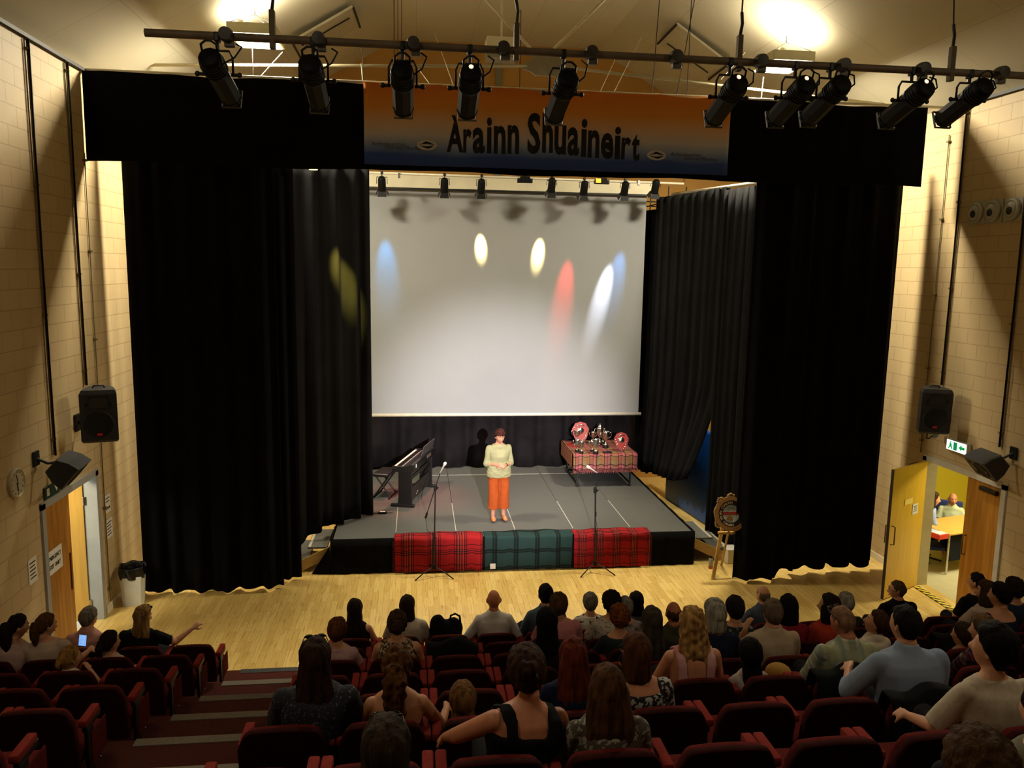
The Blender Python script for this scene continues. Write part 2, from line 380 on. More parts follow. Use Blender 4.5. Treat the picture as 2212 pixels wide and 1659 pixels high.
# ------------------------------------------------------------------ curtains
def curtain(name, label, path, z0, z1, mat, seed, folds=9, amp=.07, hem=None, top=None, cat='curtain', group=None, parent=None, flare=0.0, nv=14, thick=.012, shift=None):
    """cloth hung along a plan path (x, y) from z1 down to z0 with vertical folds; hem / top are functions of u"""
    rnd = random.Random(seed); pts = [Vector((p[0], p[1], 0)) for p in path]
    ls = [0]
    for a, b in zip(pts, pts[1:]): ls.append(ls[-1]+(b-a).length)
    Lt = ls[-1]
    def at(u):
        d = u*Lt
        for i in range(len(pts)-1):
            if d <= ls[i+1] or i == len(pts)-2:
                a, b = pts[i], pts[i+1]; t = (d-ls[i])/max(1e-6, ls[i+1]-ls[i])
                dr = (b-a).normalized(); return a+(b-a)*t, Vector((-dr.y, dr.x, 0))
    ph = [rnd.uniform(0, 6.28) for _ in range(4)]; nu = max(40, int(folds*10))
    def fn(u, v):
        p, n = at(u)
        a = u*folds*2*PI
        f = math.sin(a+ph[0]+.7*math.sin(a*.31+ph[1]))+.45*math.sin(a*1.73+ph[2])
        k = amp*(.45+.55*(1-v))*(1+flare*(1-v))
        zz0 = z0+(hem(u) if hem else 0); zz1 = z1+(top(u) if top else 0)
        q = p+n*(f*k)
        if shift: q = q+Vector(shift(u, v))
        return (q.x, q.y, zz0+(zz1-zz0)*v)
    m = MB().grid(fn, nu, nv)
    o = m.build(name, mat, parent, True, solid=thick)
    if label: tag(o, label, cat, group)
    return o
wav = lambda k, a, p=0: (lambda u: a*math.sin(u*k+p)+.5*a*math.sin(u*k*2.3+p*2))
# front tabs
curtain('stage_curtain', 'tall black main curtain on the left of the stage with a wavy hem', [(-4.17, 12.24), (-2.08, 12.30)], .035, 6.95, black_cloth, 3, 6, .055, hem=wav(9, .02), flare=.3)
curtain('stage_curtain', 'narrow black curtain edge just right of the big left curtain', [(-2.3, 12.50), (-1.86, 12.70)], .05, 6.9, black_cloth, 5, 2, .03)
curtain('stage_curtain', 'tall black main curtain on the right of the stage in front of the easel', [(5.19, 12.02), (5.85, 12.04), (6.4, 12.28), (7.78, 12.32)], .10, 6.95, black_cloth, 8, 7, .055, hem=lambda u: .05*math.sin(u*40)*(.5 if u < .3 else 1)-(.06 if u < .3 else -.02), flare=.3)
# side legs
curtain('stage_curtain', 'dark grey side curtain at the left edge of the screen, lit yellow', [(-2.35, 12.85), (-1.5, 13.5), (-.82, 14.2)], .62, 6.75, grey_cloth, 11, 5.3, .06, hem=lambda u: -.42*max(0, 1-u*2.2), flare=.2, nv=20)
def sag(u, v):
    k = max(0, (.36-v)/.36); return (-.50*u*k**1.5-.04*k, .1*k, 0)
curtain('stage_curtain', 'dark grey side curtain right of the screen pulled back towards the stage in a sweep', [(5.02, 16.7), (5.36, 15.4), (5.58, 14.15)], .95, 6.58, grey_cloth, 14, 9, .05, hem=lambda u: .05*u-.25*(1-u)+.5*max(0, u-.7), flare=.2, shift=sag, nv=24)
curtain('stage_curtain', 'grey lit side curtain hung straight down on the right behind the main curtain', [(5.46, 14.1), (5.62, 13.3), (5.74, 12.7)], .12, 6.50, grey_cloth, 17, 7, .055, flare=.1, hem=wav(7, .04))
curtain('stage_curtain', 'plain black side curtain at the far right beside the screen edge', [(4.95, 17.3), (5.05, 16.7)], .62, 6.35, black_cloth, 19, 3, .04)
back = curtain('stage_curtain', 'black backdrop curtain across the rear of the stage behind the speaker', [(-1.9, 17.55), (5.4, 17.55)], .615, 6.3, M('charcoal_backdrop_cloth', '#1f1b1c', .9, var=.2, vscale=3, bump=.2, bscale=200, spec=.12), 23, 13, .07, hem=wav(17, .015), flare=.2, nv=10)

# pelmet
strap_brown = M('brown_rope', '#4d4228', .8, var=.1)
curtain('pelmet', 'long black pelmet hung across the hall above the stage', [(-4.44, 11.76), (7.74, 11.82)], 6.40, 7.57, black_cloth, 29, 24, .012, hem=wav(21, .012), top=wav(33, .012), cat='pelmet', nv=6)
tr = thing('pelmet_rail', 'thin white rail along the top of the black pelmet', 'rail')
MB().cyl((-4.42, 11.83, 7.60), (8.1, 11.86, 7.60), .024).build('rail', white_pipe, tr, True)
for i, (px, py) in enumerate([(853, 0), (1470, 0), (1490, 0), (1557, 0)]):
    q = onY([852, 1408, 1462, 1484][i], 212, 11.84); MB().cyl((q.x, 11.84, 7.62), (q.x+(0, .1, .35, .0)[i], 11.84, min(10, 7.62+(q.x-WL)*.585-.05) if i == 0 else (9.95 if q.x < 4.1 else 8.6)), .006, n=6).build('hanging_wire', steel_dark, tr)
for a, b in (((935, 60), (985, 200)), ((905, 150), (940, 197)), ((1386, 80), (1318, 215)), ((1335, 115), (1290, 212)), ((780, 138), (785, 190)), ((1610, 113), (1557, 172)), ((610, 113), (553, 176)), ((1649, 167), (1643, 224))):
    pa, pb = onY(a[0], a[1], 12.9), onY(b[0], b[1], 11.86)
    MB().cyl(pa, pb, .006, n=6).build('hanging_wire', beige_pipe, tr)
for px in (850, 858, 866): # ropes and pulley on the left
    q = onY(px, 40, 12.2); MB().cyl((q.x, 12.2, 7.62), (q.x+.02, 12.2, 9.9), .005, n=6).build('rope', strap_brown, tr)

# ------------------------------------------------------------------ banner
def banner_mat():
    m, N, L, b = nodes('sunset_banner_print', .75)
    tc = N.new('ShaderNodeTexCoord'); sp = N.new('ShaderNodeSeparateXYZ'); L.new(tc.outputs['Object'], sp.inputs[0])
    mr = N.new('ShaderNodeMapRange'); L.new(sp.outputs[2], mr.inputs[0]); mr.inputs[1].default_value = 0; mr.inputs[2].default_value = 1.1
    nz = N.new('ShaderNodeTexNoise'); nz.inputs['Scale'].default_value = 1.2; L.new(tc.outputs['Object'], nz.inputs['Vector'])
    ad = N.new('ShaderNodeMath'); ad.operation = 'MULTIPLY_ADD'; L.new(nz.outputs['Fac'], ad.inputs[0]); ad.inputs[1].default_value = .12
    sb = N.new('ShaderNodeMath'); sb.operation = 'SUBTRACT'; L.new(mr.outputs[0], sb.inputs[0]); sb.inputs[1].default_value = .06
    L.new(sb.outputs[0], ad.inputs[2])
    r = N.new('ShaderNodeValToRGB'); L.new(ad.outputs[0], r.inputs[0]); e = r.color_ramp.elements
    e[0].position = 0; e[0].color = lin('#1c3c92'); e[1].position = 1; e[1].color = lin('#e0790c')
    for p, c in ((.13, '#2a4c9c'), (.25, '#7f93bf'), (.38, '#c0bcc0'), (.52, '#d6b493'), (.72, '#e0952f')):
        x = e.new(p); x.color = lin(c)
    L.new(r.outputs[0], b.inputs['Base Color']); return m
BX, BY, BZ = -.73, 11.70, 6.47
ban = thing('banner', 'orange to blue cloth banner lettered Àrainn Shuaineirt pinned to the black pelmet', 'banner', (BX, BY, BZ))
BW, BH = 5.30, 1.11
def bfn(u, v):
    sagt = -.03*abs(math.sin(u*PI*5))*v*(.4+.6*math.sin(u*9)**2)
    return (u*BW, .012*math.sin(u*31)*(.3+v)+.01*math.sin(u*13+v*3), v*BH+sagt)
MB().grid(bfn, 80, 8).build('cloth', banner_mat(), ban, True, solid=.004)
letter_black = M('banner_black_lettering', '#0e0b0a', .8, var=.1)
# letters with their own boxes (px): char, left, right, top, bottom
LET = [('À', 965, 1000, 249, 329), ('r', 1000.5, 1018, 279, 330), ('a', 1020.5, 1047, 276, 332), ('i', 1051, 1061.5, 254, 332), ('n', 1066, 1091.5, 272, 333), ('n', 1096, 1121, 270, 333),
       ('S', 1139, 1167, 243, 333), ('h', 1171, 1194, 243, 330), ('u', 1197, 1222, 271, 335), ('a', 1225, 1250.5, 275, 337), ('i', 1254, 1266.5, 257, 339), ('n', 1269, 1294, 281, 341), ('e', 1297, 1324, 287, 344), ('i', 1326.5, 1339, 274, 344), ('r', 1341, 1361, 297, 345), ('t', 1363, 1380, 290, 348)]
for ch, l, r, tp, bt in LET:
    o = text_mesh('letter', ch, 1.0, letter_black, ban, bold=.03, ext=.0015)
    xs = [v.co.x for v in o.data.vertices]; ys = [v.co.y for v in o.data.vertices]
    a, b2 = onY(l, bt, BY), onY(r, bt, BY); zt = onY((l+r)/2, tp, BY).z; zb = onY((l+r)/2, bt, BY).z
    for v in o.data.vertices:
        x = a.x+(v.co.x-min(xs))/(max(xs)-min(xs))*(b2.x-a.x)-BX; z = zb+(v.co.y-min(ys))/(max(ys)-min(ys))*(zt-zb)-BZ
        dep = .012*math.sin(x/BW*31)*(.3+z/BH)+.01*math.sin(x/BW*13+z/BH*3)
        v.co = Vector((x, dep-.008+(v.co.z*.5), z))
pale_print = M('banner_pale_logo', '#c9c5c2', .8); grey_print = M('banner_grey_print', '#4d4a4c', .8)
for (px, py, w) in ((922, 314, 42), (1417, 336, 42)):
    c = onY(px, py, BY); W2 = w/1725*11.7*.5
    lg = MB()
    lg.prism([(c.x-BX+W2*math.cos(a), -.030, c.z-BZ+W2*.5*math.sin(a)) for a in [2*PI*i/24 for i in range(24)]], (0, .003, 0))
    lo = lg.build('logo', pale_print, ban)
    lg = MB()
    for sg in (1, -1):
        pr = [(-.85, .02), (-.45, .13), (-.1, .36), (.15, .30), (.35, .22), (.8, .04), (.3, .06), (0, .12), (-.3, .08)] if sg > 0 else [(-.8, -.04), (-.35, -.13), (0, -.14), (.3, -.10), (.75, -.02), (.4, -.26), (.1, -.36), (-.3, -.24)]
        lg.prism([(c.x-BX+W2*p[0], -.034, c.z-BZ+W2*p[1]) for p in pr], (0, .003, 0))
    lg.build('logo_mark', letter_black, lo)
for (px, py, body) in ((803, 312, 'Ardnamurchan'), (833, 320, 'Àird nam Murchan'), (1447, 335, 'Ardnamurchan'), (1476, 344, 'Àird nam Murchan')):
    o = text_mesh('small_lettering', body, .075, grey_print, ban, bold=.0, ext=.001, sx=1.05 if body[0] == 'A' else .9)
    q = onY(px, py+2, BY); o.location = (q.x-BX, -.028, q.z-BZ); o.rotation_euler = (PI/2, 0, 0)

# ------------------------------------------------------------------ screen
SY = 16.9
sc = thing('projection_screen', 'large pale projection screen pulled down at the rear of the stage', 'screen', (1.92, SY, 0))
scr_mat = M('matt_screen_fabric', '#96989a', .8, var=.015, vscale=1.5, spec=.2)
sx0, sx1, sz0, sz1 = -1.0-1.92, 4.85-1.92, 1.96, 6.62
MB().span((sx0, -.006, sz0), (sx1, .006, sz1)).build('fabric', scr_mat, sc)
MB().cyl((sx0-.02, 0, sz0-.03), (sx1+.06, 0, sz0-.03), .035).build('bottom_bar', white_pipe, sc, True)
MB().rbox(((sx0+sx1)/2, .03, sz1+.16), (sx1-sx0+.3, .22, .30), .03).build('roller_case', cream_paint, sc)
MB().span((sx0-.1, -.085, sz1+.0), (sx1+.1, -.05, sz1+.035)).build('case_slot', steel_dark, sc)

# ------------------------------------------------------------------ stage
ST, SF = .60, 12.88
edge_white = M('worn_white_deck_edge', '#b7b2a6', .7, var=.2, vscale=30)
dx = 6.10/6
deckm = {}
for r, (ya, yb) in enumerate(((SF, 14.88), (14.88, 16.9), (16.9, 18.0))):
    for c in range(6):
        x0 = -1.37+c*dx
        t = thing('stage_deck', 'grey carpeted stage deck, %s from the left in the %s row of decks' % (ORD[c+1], ('front', 'middle', 'rear')[r]), 'stage', (x0, ya, 0), 0, 'stage decks')
        L_ = yb-ya
        MB().span((.004, .004, ST-.05), (dx-.004, L_-.004, ST)).build('deck_top', stage_grey, t)
        fb = MB(); fb.span((.0, .0, ST-.11), (dx, .03, ST-.05)).span((.0, L_-.03, ST-.11), (dx, L_, ST-.05)); fb.span((.0, .03, ST-.11), (.03, L_-.03, ST-.05)); fb.span((dx-.03, .03, ST-.11), (dx, L_-.03, ST-.05))
        fb.build('frame', steel_dark, t)
        if r == 0:
            for lx in (.05, dx-.05):
                for ly in (.06, L_-.06): MB().cyl((lx, ly, 0), (lx, ly, ST-.10), .024, n=8).build('leg', steel_dark, t)
            if c > 0: MB().span((-.006, .28, ST), (.006, 1.92, ST+.002)).build('edge_strip', edge_white, t)
        if r == 2 and 1 <= c <= 4: MB().span((.02 if c > 1 else .5, -.015, ST), (dx-.02, .015, ST+.002)).build('edge_strip', edge_white, t)
sk = thing('stage_skirt', 'black cloth skirt round the front of the stage', 'skirt')
curtain('front_cloth', None, [(-1.40, SF-.03), (4.78, SF-.03)], .008, ST-.004, black_cloth, 31, 20, .010, parent=sk, nv=4)
curtain('side_cloth', None, [(-1.40, SF-.02), (-1.40, 14.6)], .008, ST-.004, black_cloth, 32, 6, .012, parent=sk, nv=4)
curtain('side_cloth', None, [(4.78, SF-.02), (4.78, 17.9)], .008, ST-.004, black_cloth, 33, 9, .012, parent=sk, nv=4)
MB().prism([(-1.42, SF-.03, .5), (-1.42, SF-.03, .01), (-1.72, SF+.0, .01)], (0, .02, 0)).build('loose_corner', black_cloth, sk)

# steps at each side of the stage
ply = M('plywood_stringer', '#b99a5e', .6, var=.12, vscale=5, stretch=(1, 1, 6))
tread_grey = M('grey_step_tread', '#66665f', .9, var=.1, vscale=40)
def steps(x, sgn, lab):
    t = thing('stage_steps', lab, 'steps', (x, SF+.12, 0))
    for k in range(2):
        z = .42-.19*k; xx = sgn*(.02+.30*k)
        MB().span((min(xx, xx+sgn*.32), .03, z-.03), (max(xx, xx+sgn*.32), .95, z)).build('tread', tread_grey, t)
        nx = xx+sgn*.29
        MB().span((nx-.02, .05, z), (nx+.02, .93, z+.006)).build('nosing', white_pipe, t)
    for y in (0, .96):
        MB().prism([(0, y, .42), (0, y, .24), (sgn*.42, y, .03), (sgn*.30, y, 0), (sgn*.62, y, 0), (sgn*.68, y, .10)], (0, .025, 0)).build('stringer', ply, t)
steps(-1.46, -1, 'low grey stage steps with pale plywood sides at the left end of the stage')
steps(4.84, 1, 'low grey stage steps with pale plywood sides by the easel')
# blue mat behind the right curtain
t = thing('gym_mat', 'bright blue padded mat leaning behind the swept curtain right of the stage', 'mat', (5.75, 15.6, 0), .12)
MB().rbox((0, 0, .95), (.14, 2.6, 1.9), .05).build('cover', M('blue_vinyl', '#0d4fa6', .45, var=.05), t, True)
MB().rbox((-.08, 0, 1.2), (.02, .3, .05), .008).build('handle', steel_dark, t)

# ------------------------------------------------------------------ tartan blankets
RED = [(0, '#8f1a1d'), (.24, '#0f0d10'), (.27, '#8f1a1d'), (.31, '#0f0d10'), (.35, '#7a1a20'), (.40, '#d8cfc0'), (.412, '#0f0d10'), (.45, '#8b1c20'), (.50, '#c9a23a'), (.508, '#0f0d10'), (.55, '#8b1c20'), (.60, '#d8cfc0'), (.612, '#0f0d10'), (.66, '#8f1a1d'), (.70, '#0f0d10'), (.73, '#8f1a1d')]
RED2 = [(0, '#8f1a1d'), (.22, '#0f0d10'), (.27, '#8f1a1d'), (.33, '#0f0d10'), (.38, '#8b1c20'), (.44, '#0f0d10'), (.47, '#8f1a1d'), (.6, '#8f1a1d'), (.66, '#0f0d10'), (.70, '#8f1a1d')]
GRN = [(0, '#203634'), (.38, '#0b0e0c'), (.46, '#192b2a'), (.50, '#0b0e0c'), (.60, '#203634')]
red_t = tartan('red_tartan_wool', RED, RED2, .44, .34); red_t2 = tartan('red_tartan_wool_fine', RED, RED2, .30, .26)
grn_t = tartan('green_tartan_wool', GRN, GRN, .36, .30)
def blanket(x0, x1, mat, label, seed, tagw=False):
    rnd = random.Random(seed); n = 44; wv = [rnd.uniform(0, 6) for _ in range(3)]
    t = thing('tartan_blanket', label, 'blanket', (x0, SF, 0))
    W = x1-x0
    def fn(u, v):   # v 0 (hem at floor) .. 1 (lying on deck)
        x = u*W; s = v*.86
        rip = .007*math.sin(u*30+wv[0])+.004*math.sin(u*53+wv[1])
        if s < .58: z = .03+s; y = -.088+rip*(1-.4*v); x += (u-.5)*(-.03)*(1-v)
        else:
            k = s-.58; y = -.085+k; z = ST+.014+.010*math.sin(k*40+u*5)*(1 if k > .03 else 0)
        return (x, y, z+.006*math.sin(u*19+wv[2]))
    MB().grid(fn, n, 24).build('cloth', mat, t, True, solid=.008)
    fr = MB()
    for i in range(26):
        for sx in (0, 1):
            z = .05+.53*i/26; xx = sx*W+(.012 if sx else -.012)
            fr.box((xx, -.085+.004*math.sin(i*2), z), (.035, .006, .008), rotm(0, .3*math.sin(i*3), 0))
    fr.build('fringe', M('wool_fringe_'+str(seed), '#5a1416' if 'red' in label else '#1d2f2d', .95), t)
    if tagw:
        MB().span((.10, -.118, .06), (.19, -.111, .15)).build('care_label', white_paper, t)
    return t
blanket(-.37, 1.10, red_t, 'red tartan blanket over the stage front, left of the green one', 1)
blanket(1.12, 2.62, grn_t, 'dark green tartan blanket over the middle of the stage front', 2, True)
blanket(2.64, 3.98, red_t2, 'red tartan blanket over the stage front, right of the green one', 3)
# ------------------------------------------------------------------ lighting bar over the audience
BARY, BARZ = 7.0, 6.86
bar = thing('lighting_bar', 'long grey scaffold bar slung on straps across the hall in front of the pelmet', 'bar')
MB().cyl((-2.15, BARY, BARZ), (6.0, BARY, BARZ), .032, n=14).build('pipe', bar_metal, bar, 'auto')
q = onY(1390, 131, BARY); MB().cyl((q.x-.2, BARY, BARZ), (q.x+.2, BARY, BARZ), .031).build('coupler', steel_dark, bar, 'auto')
strap = M('brown_strap_steel', '#5a4e34', .6, .2, var=.1)
for px in (590, 1115, 1596, 2056):
    x = onY(px, 130, BARY).x
    MB().rbox((x, BARY, BARZ+.07), (.045, .06, .30), .006).build('hanger_strap', strap, bar)
    top = Vector((x-.02+.10*(1 if px in (1596,) else -.6 if px in (1115, 2056) else .15), BARY+.1, 9.0))
    a = Vector((x, BARY, BARZ+.22))
    cm = MB().tube([a, a+(top-a)*.05+Vector((.012, 0, 0)), a+(top-a)*.1], .014, 6)
    cm.build('shackle', steel_dark, bar)
    MB().cyl(a+(top-a)*.1, a+(top-a)*.95, .007, n=6).build('suspension_cable', steel_dark, bar)
    MB().cyl(a+(top-a)*.24, a+(top-a)*.32, .016, n=8).build('turnbuckle', steel_dark, bar)
for px in (492, 690, 893, 1086, 1275, 1457, 1640, 1818, 1990, 2160):
    x = onY(px, 118, BARY).x
    o = MB().lathe([(.0, -.05), (.055, -.05), (.06, .0), (.05, .05), (0, .055)], (x, BARY-.045, BARZ+.005), 12, Matrix.Rotation(PI/2, 3, 'X')).build('socket', M('socket_grey_%d' % px, '#35322b', .5, var=.1), bar, 'auto')
    MB().rbox((x+.02, BARY-.01, BARZ-.06), (.08, .05, .05), .008).build('socket_box', M('socket_box_%d' % px, '#5a5648', .5, var=.1), bar)

lens_glow = M('warm_lamp_spill', '#ffd0b4', .4, emit=1.6)
def lantern(px, py, elev, yaw, label, lit=False, tail=.23):
    piv = onY(px, py, BARY)
    x = piv.x
    t = thing('stage_lantern', label, 'stage light', (x, BARY, piv.z), 0, 'profile lanterns on the front lighting bar')
    R3 = rotm(-elev, 0, yaw)
    def pl(p): return R3 @ Vector(p)
    tb2 = MB()
    for (y0, y1, r) in ((-.03, .31, .090), (.31, .335, .094)):
        tb2.loft([[pl(v) for v in MB().ring((0, yy, 0), (0, 1, 0), rr, 8, (0, 0, 1))] for yy, rr in ((y0, r), (y1, r*.98))])
    tb2.build('lens_tube', plastic_black, t)
    hb = MB(); hb.loft([[pl(v) for v in MB().ring((0, yy, 0), (0, 1, 0), rr, 12, (0, 0, 1))] for yy, rr in ((-.02, .090), (-.05, .096), (-.19, .096), (-.225, .086), (-.236, .070))])
    for yy in (-.07, -.10, -.13, -.16): hb.loft([[pl(v) for v in MB().ring((0, y2, 0), (0, 1, 0), .101, 12, (0, 0, 1))] for y2 in (yy, yy+.012)])
    hb.build('lamp_housing', plastic_black, t, 'auto')
    MB().add([pl(v) for v in [(-.08, .335, -.08), (.08, .335, -.08), (.08, .335, .08), (-.08, .335, .08), (-.08, .36, -.08), (.08, .36, -.08), (.08, .36, .08), (-.08, .36, .08)]], [(0, 1, 5, 4), (1, 2, 6, 5), (2, 3, 7, 6), (3, 0, 4, 7)]).build('colour_frame', steel_dark, t, solid=.006)
    hd = MB().tube([pl(v) for v in [(-.06, -.21, .05), (-.06, -.26, .09), (-.02, -.28, .11), (.02, -.28, .11), (.06, -.26, .09), (.06, -.21, .05)]], .010, 6); hd.build('rear_handle', steel_dark, t, True)
    h = BARZ-piv.z
    yk = MB().tube([(-.115, 0, 0), (-.115, 0, h*.45), (-.09, 0, h*.62), (.09, 0, h*.62), (.115, 0, h*.45), (.115, 0, 0)], .010, 6); yk.build('yoke', steel_dark, t, True)
    MB().rbox((0, 0, h-.01), (.045, .075, .075), .01).cyl((0, 0, h*.6), (0, 0, h-.03), .016, n=8).build('hook_clamp', steel_dark, t)
    for sx in (-1, 1):
        kb = MB().cyl((sx*.10, 0, 0), (sx*.15, 0, 0), .014, n=8); kb.ball((sx*.165, 0, 0), (.022, .012, .022), 8, 6); kb.build('tilt_knob', steel_dark, t, True)
    MB().tube([pl((0, -.2, -.05)), (.05, -.20, .02), (.16, -.14, h*.35), (.20, -.05, h*.7), (.15, -.03, h-.06)], .007, 6).build('power_lead', plastic_black, t, True)
    if lit: MB().loft([[pl(v) for v in MB().ring((0, yy, .045), (0, 1, 0), .02, 8, (0, 0, 1))] for yy in (-.238, -.2365)]).build('lamp_vent_glow', lens_glow, t)
    return t, piv, pl
LA = [(472, 161, 0.37, -.10, 'black profile spotlight at the left end of the lighting bar, tilted to the right', False),
      (678, 174, 0.39, -.02, 'black profile spotlight hanging over the left pelmet, second along the bar', False),
      (870, 186, 0.39, .0, 'black profile spotlight hanging straight at the left end of the orange banner', False),
      (1014, 192, 0.39, .0, 'black profile spotlight with a glowing vent above the letter À of the banner', True),
      (1215, 203, 0.39, .06, 'black profile spotlight hanging just right of the capital S of the banner', False),
      (1573, 211, 0.37, .03, 'black profile spotlight at the right corner of the orange banner', True),
      (1714, 213, 0.37, .06, 'black profile spotlight, left one of the close pair on the right', True),
      (1789, 212, 0.37, .06, 'black profile spotlight, right one of the close pair on the right', False),
      (1965, 218, 0.35, .06, 'black profile spotlight second from the right end of the bar', True),
      (2090, 216, 0.35, .05, 'black profile spotlight nearest the right wall on the lighting bar', False)]
LAN = []
for a in LA: LAN.append(lantern(*a))
for i, tgt, en, col in ((6, (1.5, 13.9, 1.2), 620, (1, .80, .70)), (5, (1.9, 15.5, .8), 420, (1, .78, .70)), (3, (1.4, 14.2, 1.1), 420, (1, .82, .72)), (8, (3.3, 15.8, 1.0), 380, (1, .84, .76))):
    t, piv, pl = LAN[i]
    light('lantern_beam', 'SPOT', Vector((piv.x, BARY, piv.z))+pl((0, .40, 0)), tgt, en, col, spot_size=math.radians(26), spot_blend=.5, shadow_soft_size=.05)

# ------------------------------------------------------------------ lanterns over the stage
SB, SZ = 16.15, 6.86
t = thing('stage_lighting_bar', 'white pipe carrying the small coloured lanterns in front of the screen', 'bar')
MB().cyl((-1.9, SB, SZ), (5.4, SB, SZ-.04), .024).build('pipe', white_pipe, t, True)
for x in (-1.5, 2.0, 5.4): MB().cyl((x, SB, SZ), (x, SB, 8.5 if x != 2.0 else 10), .008, n=6).build('suspension_cable', steel_dark, t)
for px in (862, 1379): q = onY(px, 385, SB); MB().rbox((q.x, SB-.03, SZ-.05), (.05, .05, .10), .006).build('pipe_clip', chrome, t)
t = thing('curtain_rail', 'white pipe running back along the right of the stage, carrying the grey curtain', 'rail')
MB().cyl((5.72, 12.7, 6.53), (5.35, 16.7, 6.66), .03).build('pipe', white_pipe, t, True)
MB().cyl((5.66, 14.4, 6.60), (4.9, 17.3, 6.42), .012, n=6).build('track', steel_dark, t)
t = thing('curtain_track', 'dark curtain track with hooks at the rear right corner of the stage', 'rail')
for z in (6.36, 6.46, 6.56): MB().cyl((4.9, 17.45, z), (6.4, 17.45, z), .014, n=6).build('track', steel_dark, t)
for x in (5.1, 5.5, 5.9): MB().span((x-.01, 17.43, 6.34), (x+.01, 17.47, 6.9)).build('bracket', steel_dark, t)
q = onY(677, 369, 12.7)
t = thing('stage_can', 'small lit lantern peeping out under the left pelmet above the grey side curtain', 'stage light', (q.x, 12.7, q.z+.05), 0, 'small lanterns above the stage')
MB().lathe([(0, .16), (.06, .16), (.075, .10), (.075, -.02), (.07, -.03)], (0, 0, 0), 14).build('can_body', plastic_black, t, 'auto')
MB().lathe([(0, -.035), (.065, -.035), (.065, -.02)], (0, 0, 0), 14).build('lens', M('lit_amber_lens', '#ffdf9a', .4, emit=3.0), t)
MB().tube([(-.09, 0, .05), (-.09, 0, .22), (.09, 0, .22), (.09, 0, .05)], .008, 6).cyl((0, 0, .22), (0, 0, .40), .012, n=6).build('yoke', steel_dark, t)
t = thing('stage_lighting_bar', 'short pipe behind the left pelmet holding one small lantern', 'bar'); MB().cyl((-2.6, 12.7, q.z+.45), (-.6, 12.7, q.z+.45), .024).build('pipe', white_pipe, t, True)
for x in (-2.4, -.8): MB().cyl((x, 12.7, q.z+.45), (x, 12.7, 8.3), .006, n=6).build('suspension_cable', steel_dark, t)
cool = lambda n, c, e: M(n, c, .4, emit=e)
for px, py, kind, lab, rim in ((825, 397, 'can', 'small black stage can at the left end above the screen', '#ffffff'), (960, 400, 'can', 'small black stage can with a red rim above the screen', '#ff4a3a'),
        (1040, 402, 'can', 'small black stage can above the left yellow spot', '#ffe9c0'), (1134, 388, 'flood', 'small black flood hanging between the stage cans', None), (1192, 400, 'can', 'small black stage can above the right yellow spot', '#ffe0c0'),
        (1262, 406, 'can', 'small black stage can above the red patch on the screen', '#ff9ad0'), (1300, 391, 'flood', 'small black flood with an orange gel', '#ff8a20'), (1350, 407, 'can', 'small black stage can with a blue gel above the right of the screen', '#7ac0ff'), (1416, 403, 'can', 'small black stage can right of the screen corner', None)):
    q = onY(px, py, SB); h = SZ-q.z
    t = thing('stage_can', lab, 'stage light', (q.x, SB, q.z), 0, 'small lanterns above the stage')
    if kind == 'can':
        R3 = rotm(-1.05, 0, 0); pl = lambda p, R3=R3: R3 @ Vector(p)
        b = MB(); b.loft([[pl(v) for v in MB().ring((0, yy, 0), (0, 1, 0), rr, 12, (0, 0, 1))] for yy, rr in ((-.14, .05), (-.10, .075), (.10, .078), (.13, .085))])
        b.build('can_body', plastic_black, t, 'auto')
        b = MB()
        for sx in (-1, 1): b.add([pl(v) for v in [(sx*.075, .13, -.07), (sx*.075, .13, .07), (sx*.12, .22, .09), (sx*.12, .22, -.09)]], [(0, 1, 2, 3)])
        for sz in (-1, 1): b.add([pl(v) for v in [(-.07, .13, sz*.075), (.07, .13, sz*.075), (.09, .22, sz*.12), (-.09, .22, sz*.12)]], [(0, 1, 2, 3)])
        b.build('barn_doors', steel_dark, t, solid=.004)
        if rim: MB().loft([[pl(v) for v in MB().ring((0, yy, 0), (0, 1, 0), .055, 12, (0, 0, 1))] for yy in (.131, .134)]).build('lens', cool('lit_lens_%d' % px, rim, 5.0), t)
    else:
        MB().prism([(-.09, -.05, .06), (.09, -.05, .06), (.13, -.05, -.06), (-.13, -.05, -.06)], (0, .10, 0)).build('flood_body', plastic_black, t)
        MB().span((.11, -.04, -.06), (.15, .06, .02)).span((-.15, -.04, -.06), (-.11, .06, .02)).build('flaps', steel_dark, t)
        if rim: MB().span((-.13, -.055, -.04), (-.03, -.05, .04)).build('gel', cool('lit_gel', rim, 3.0), t)
    MB().tube([(-.10, 0, 0), (-.10, 0, h*.6), (.10, 0, h*.6), (.10, 0, 0)], .008, 6).cyl((0, 0, h*.6), (0, 0, h), .012, n=6).rbox((0, 0, h), (.05, .07, .06), .01).build('yoke', steel_dark, t)
def spot(x, tx, tz, en, col, size, blend=1.0, y=.30):
    light('stage_can_beam', 'SPOT', (x, SB+y, SZ-.44), (tx, SY, tz), en, col, spot_size=math.radians(size), spot_blend=blend, shadow_soft_size=.02)
LX = lambda px: onY(px, 400, SB).x
spot(LX(825), -.62, 5.05, 300, (.02, .42, 1.0), 23)
spot(LX(1040), 1.33, 5.50, 2300, (1.0, .76, .28), 16)
spot(LX(1192), 2.55, 5.40, 2300, (1.0, .76, .28), 16)
spot(LX(1262), 3.12, 4.55, 1100, (1.0, .05, .05), 16)
spot(LX(1375), 3.96, 4.55, 2400, (.82, .85, 1.0), 13)
spot(LX(1385), 4.25, 4.9, 420, (.12, .42, 1.0), 18)
light('stage_can_beam', 'SPOT', (LX(960), SB-.3, 6.42), (-.1, 15.2, .6), 1300, (1.0, .25, .20), spot_size=math.radians(30), spot_blend=1.0, shadow_soft_size=.03)
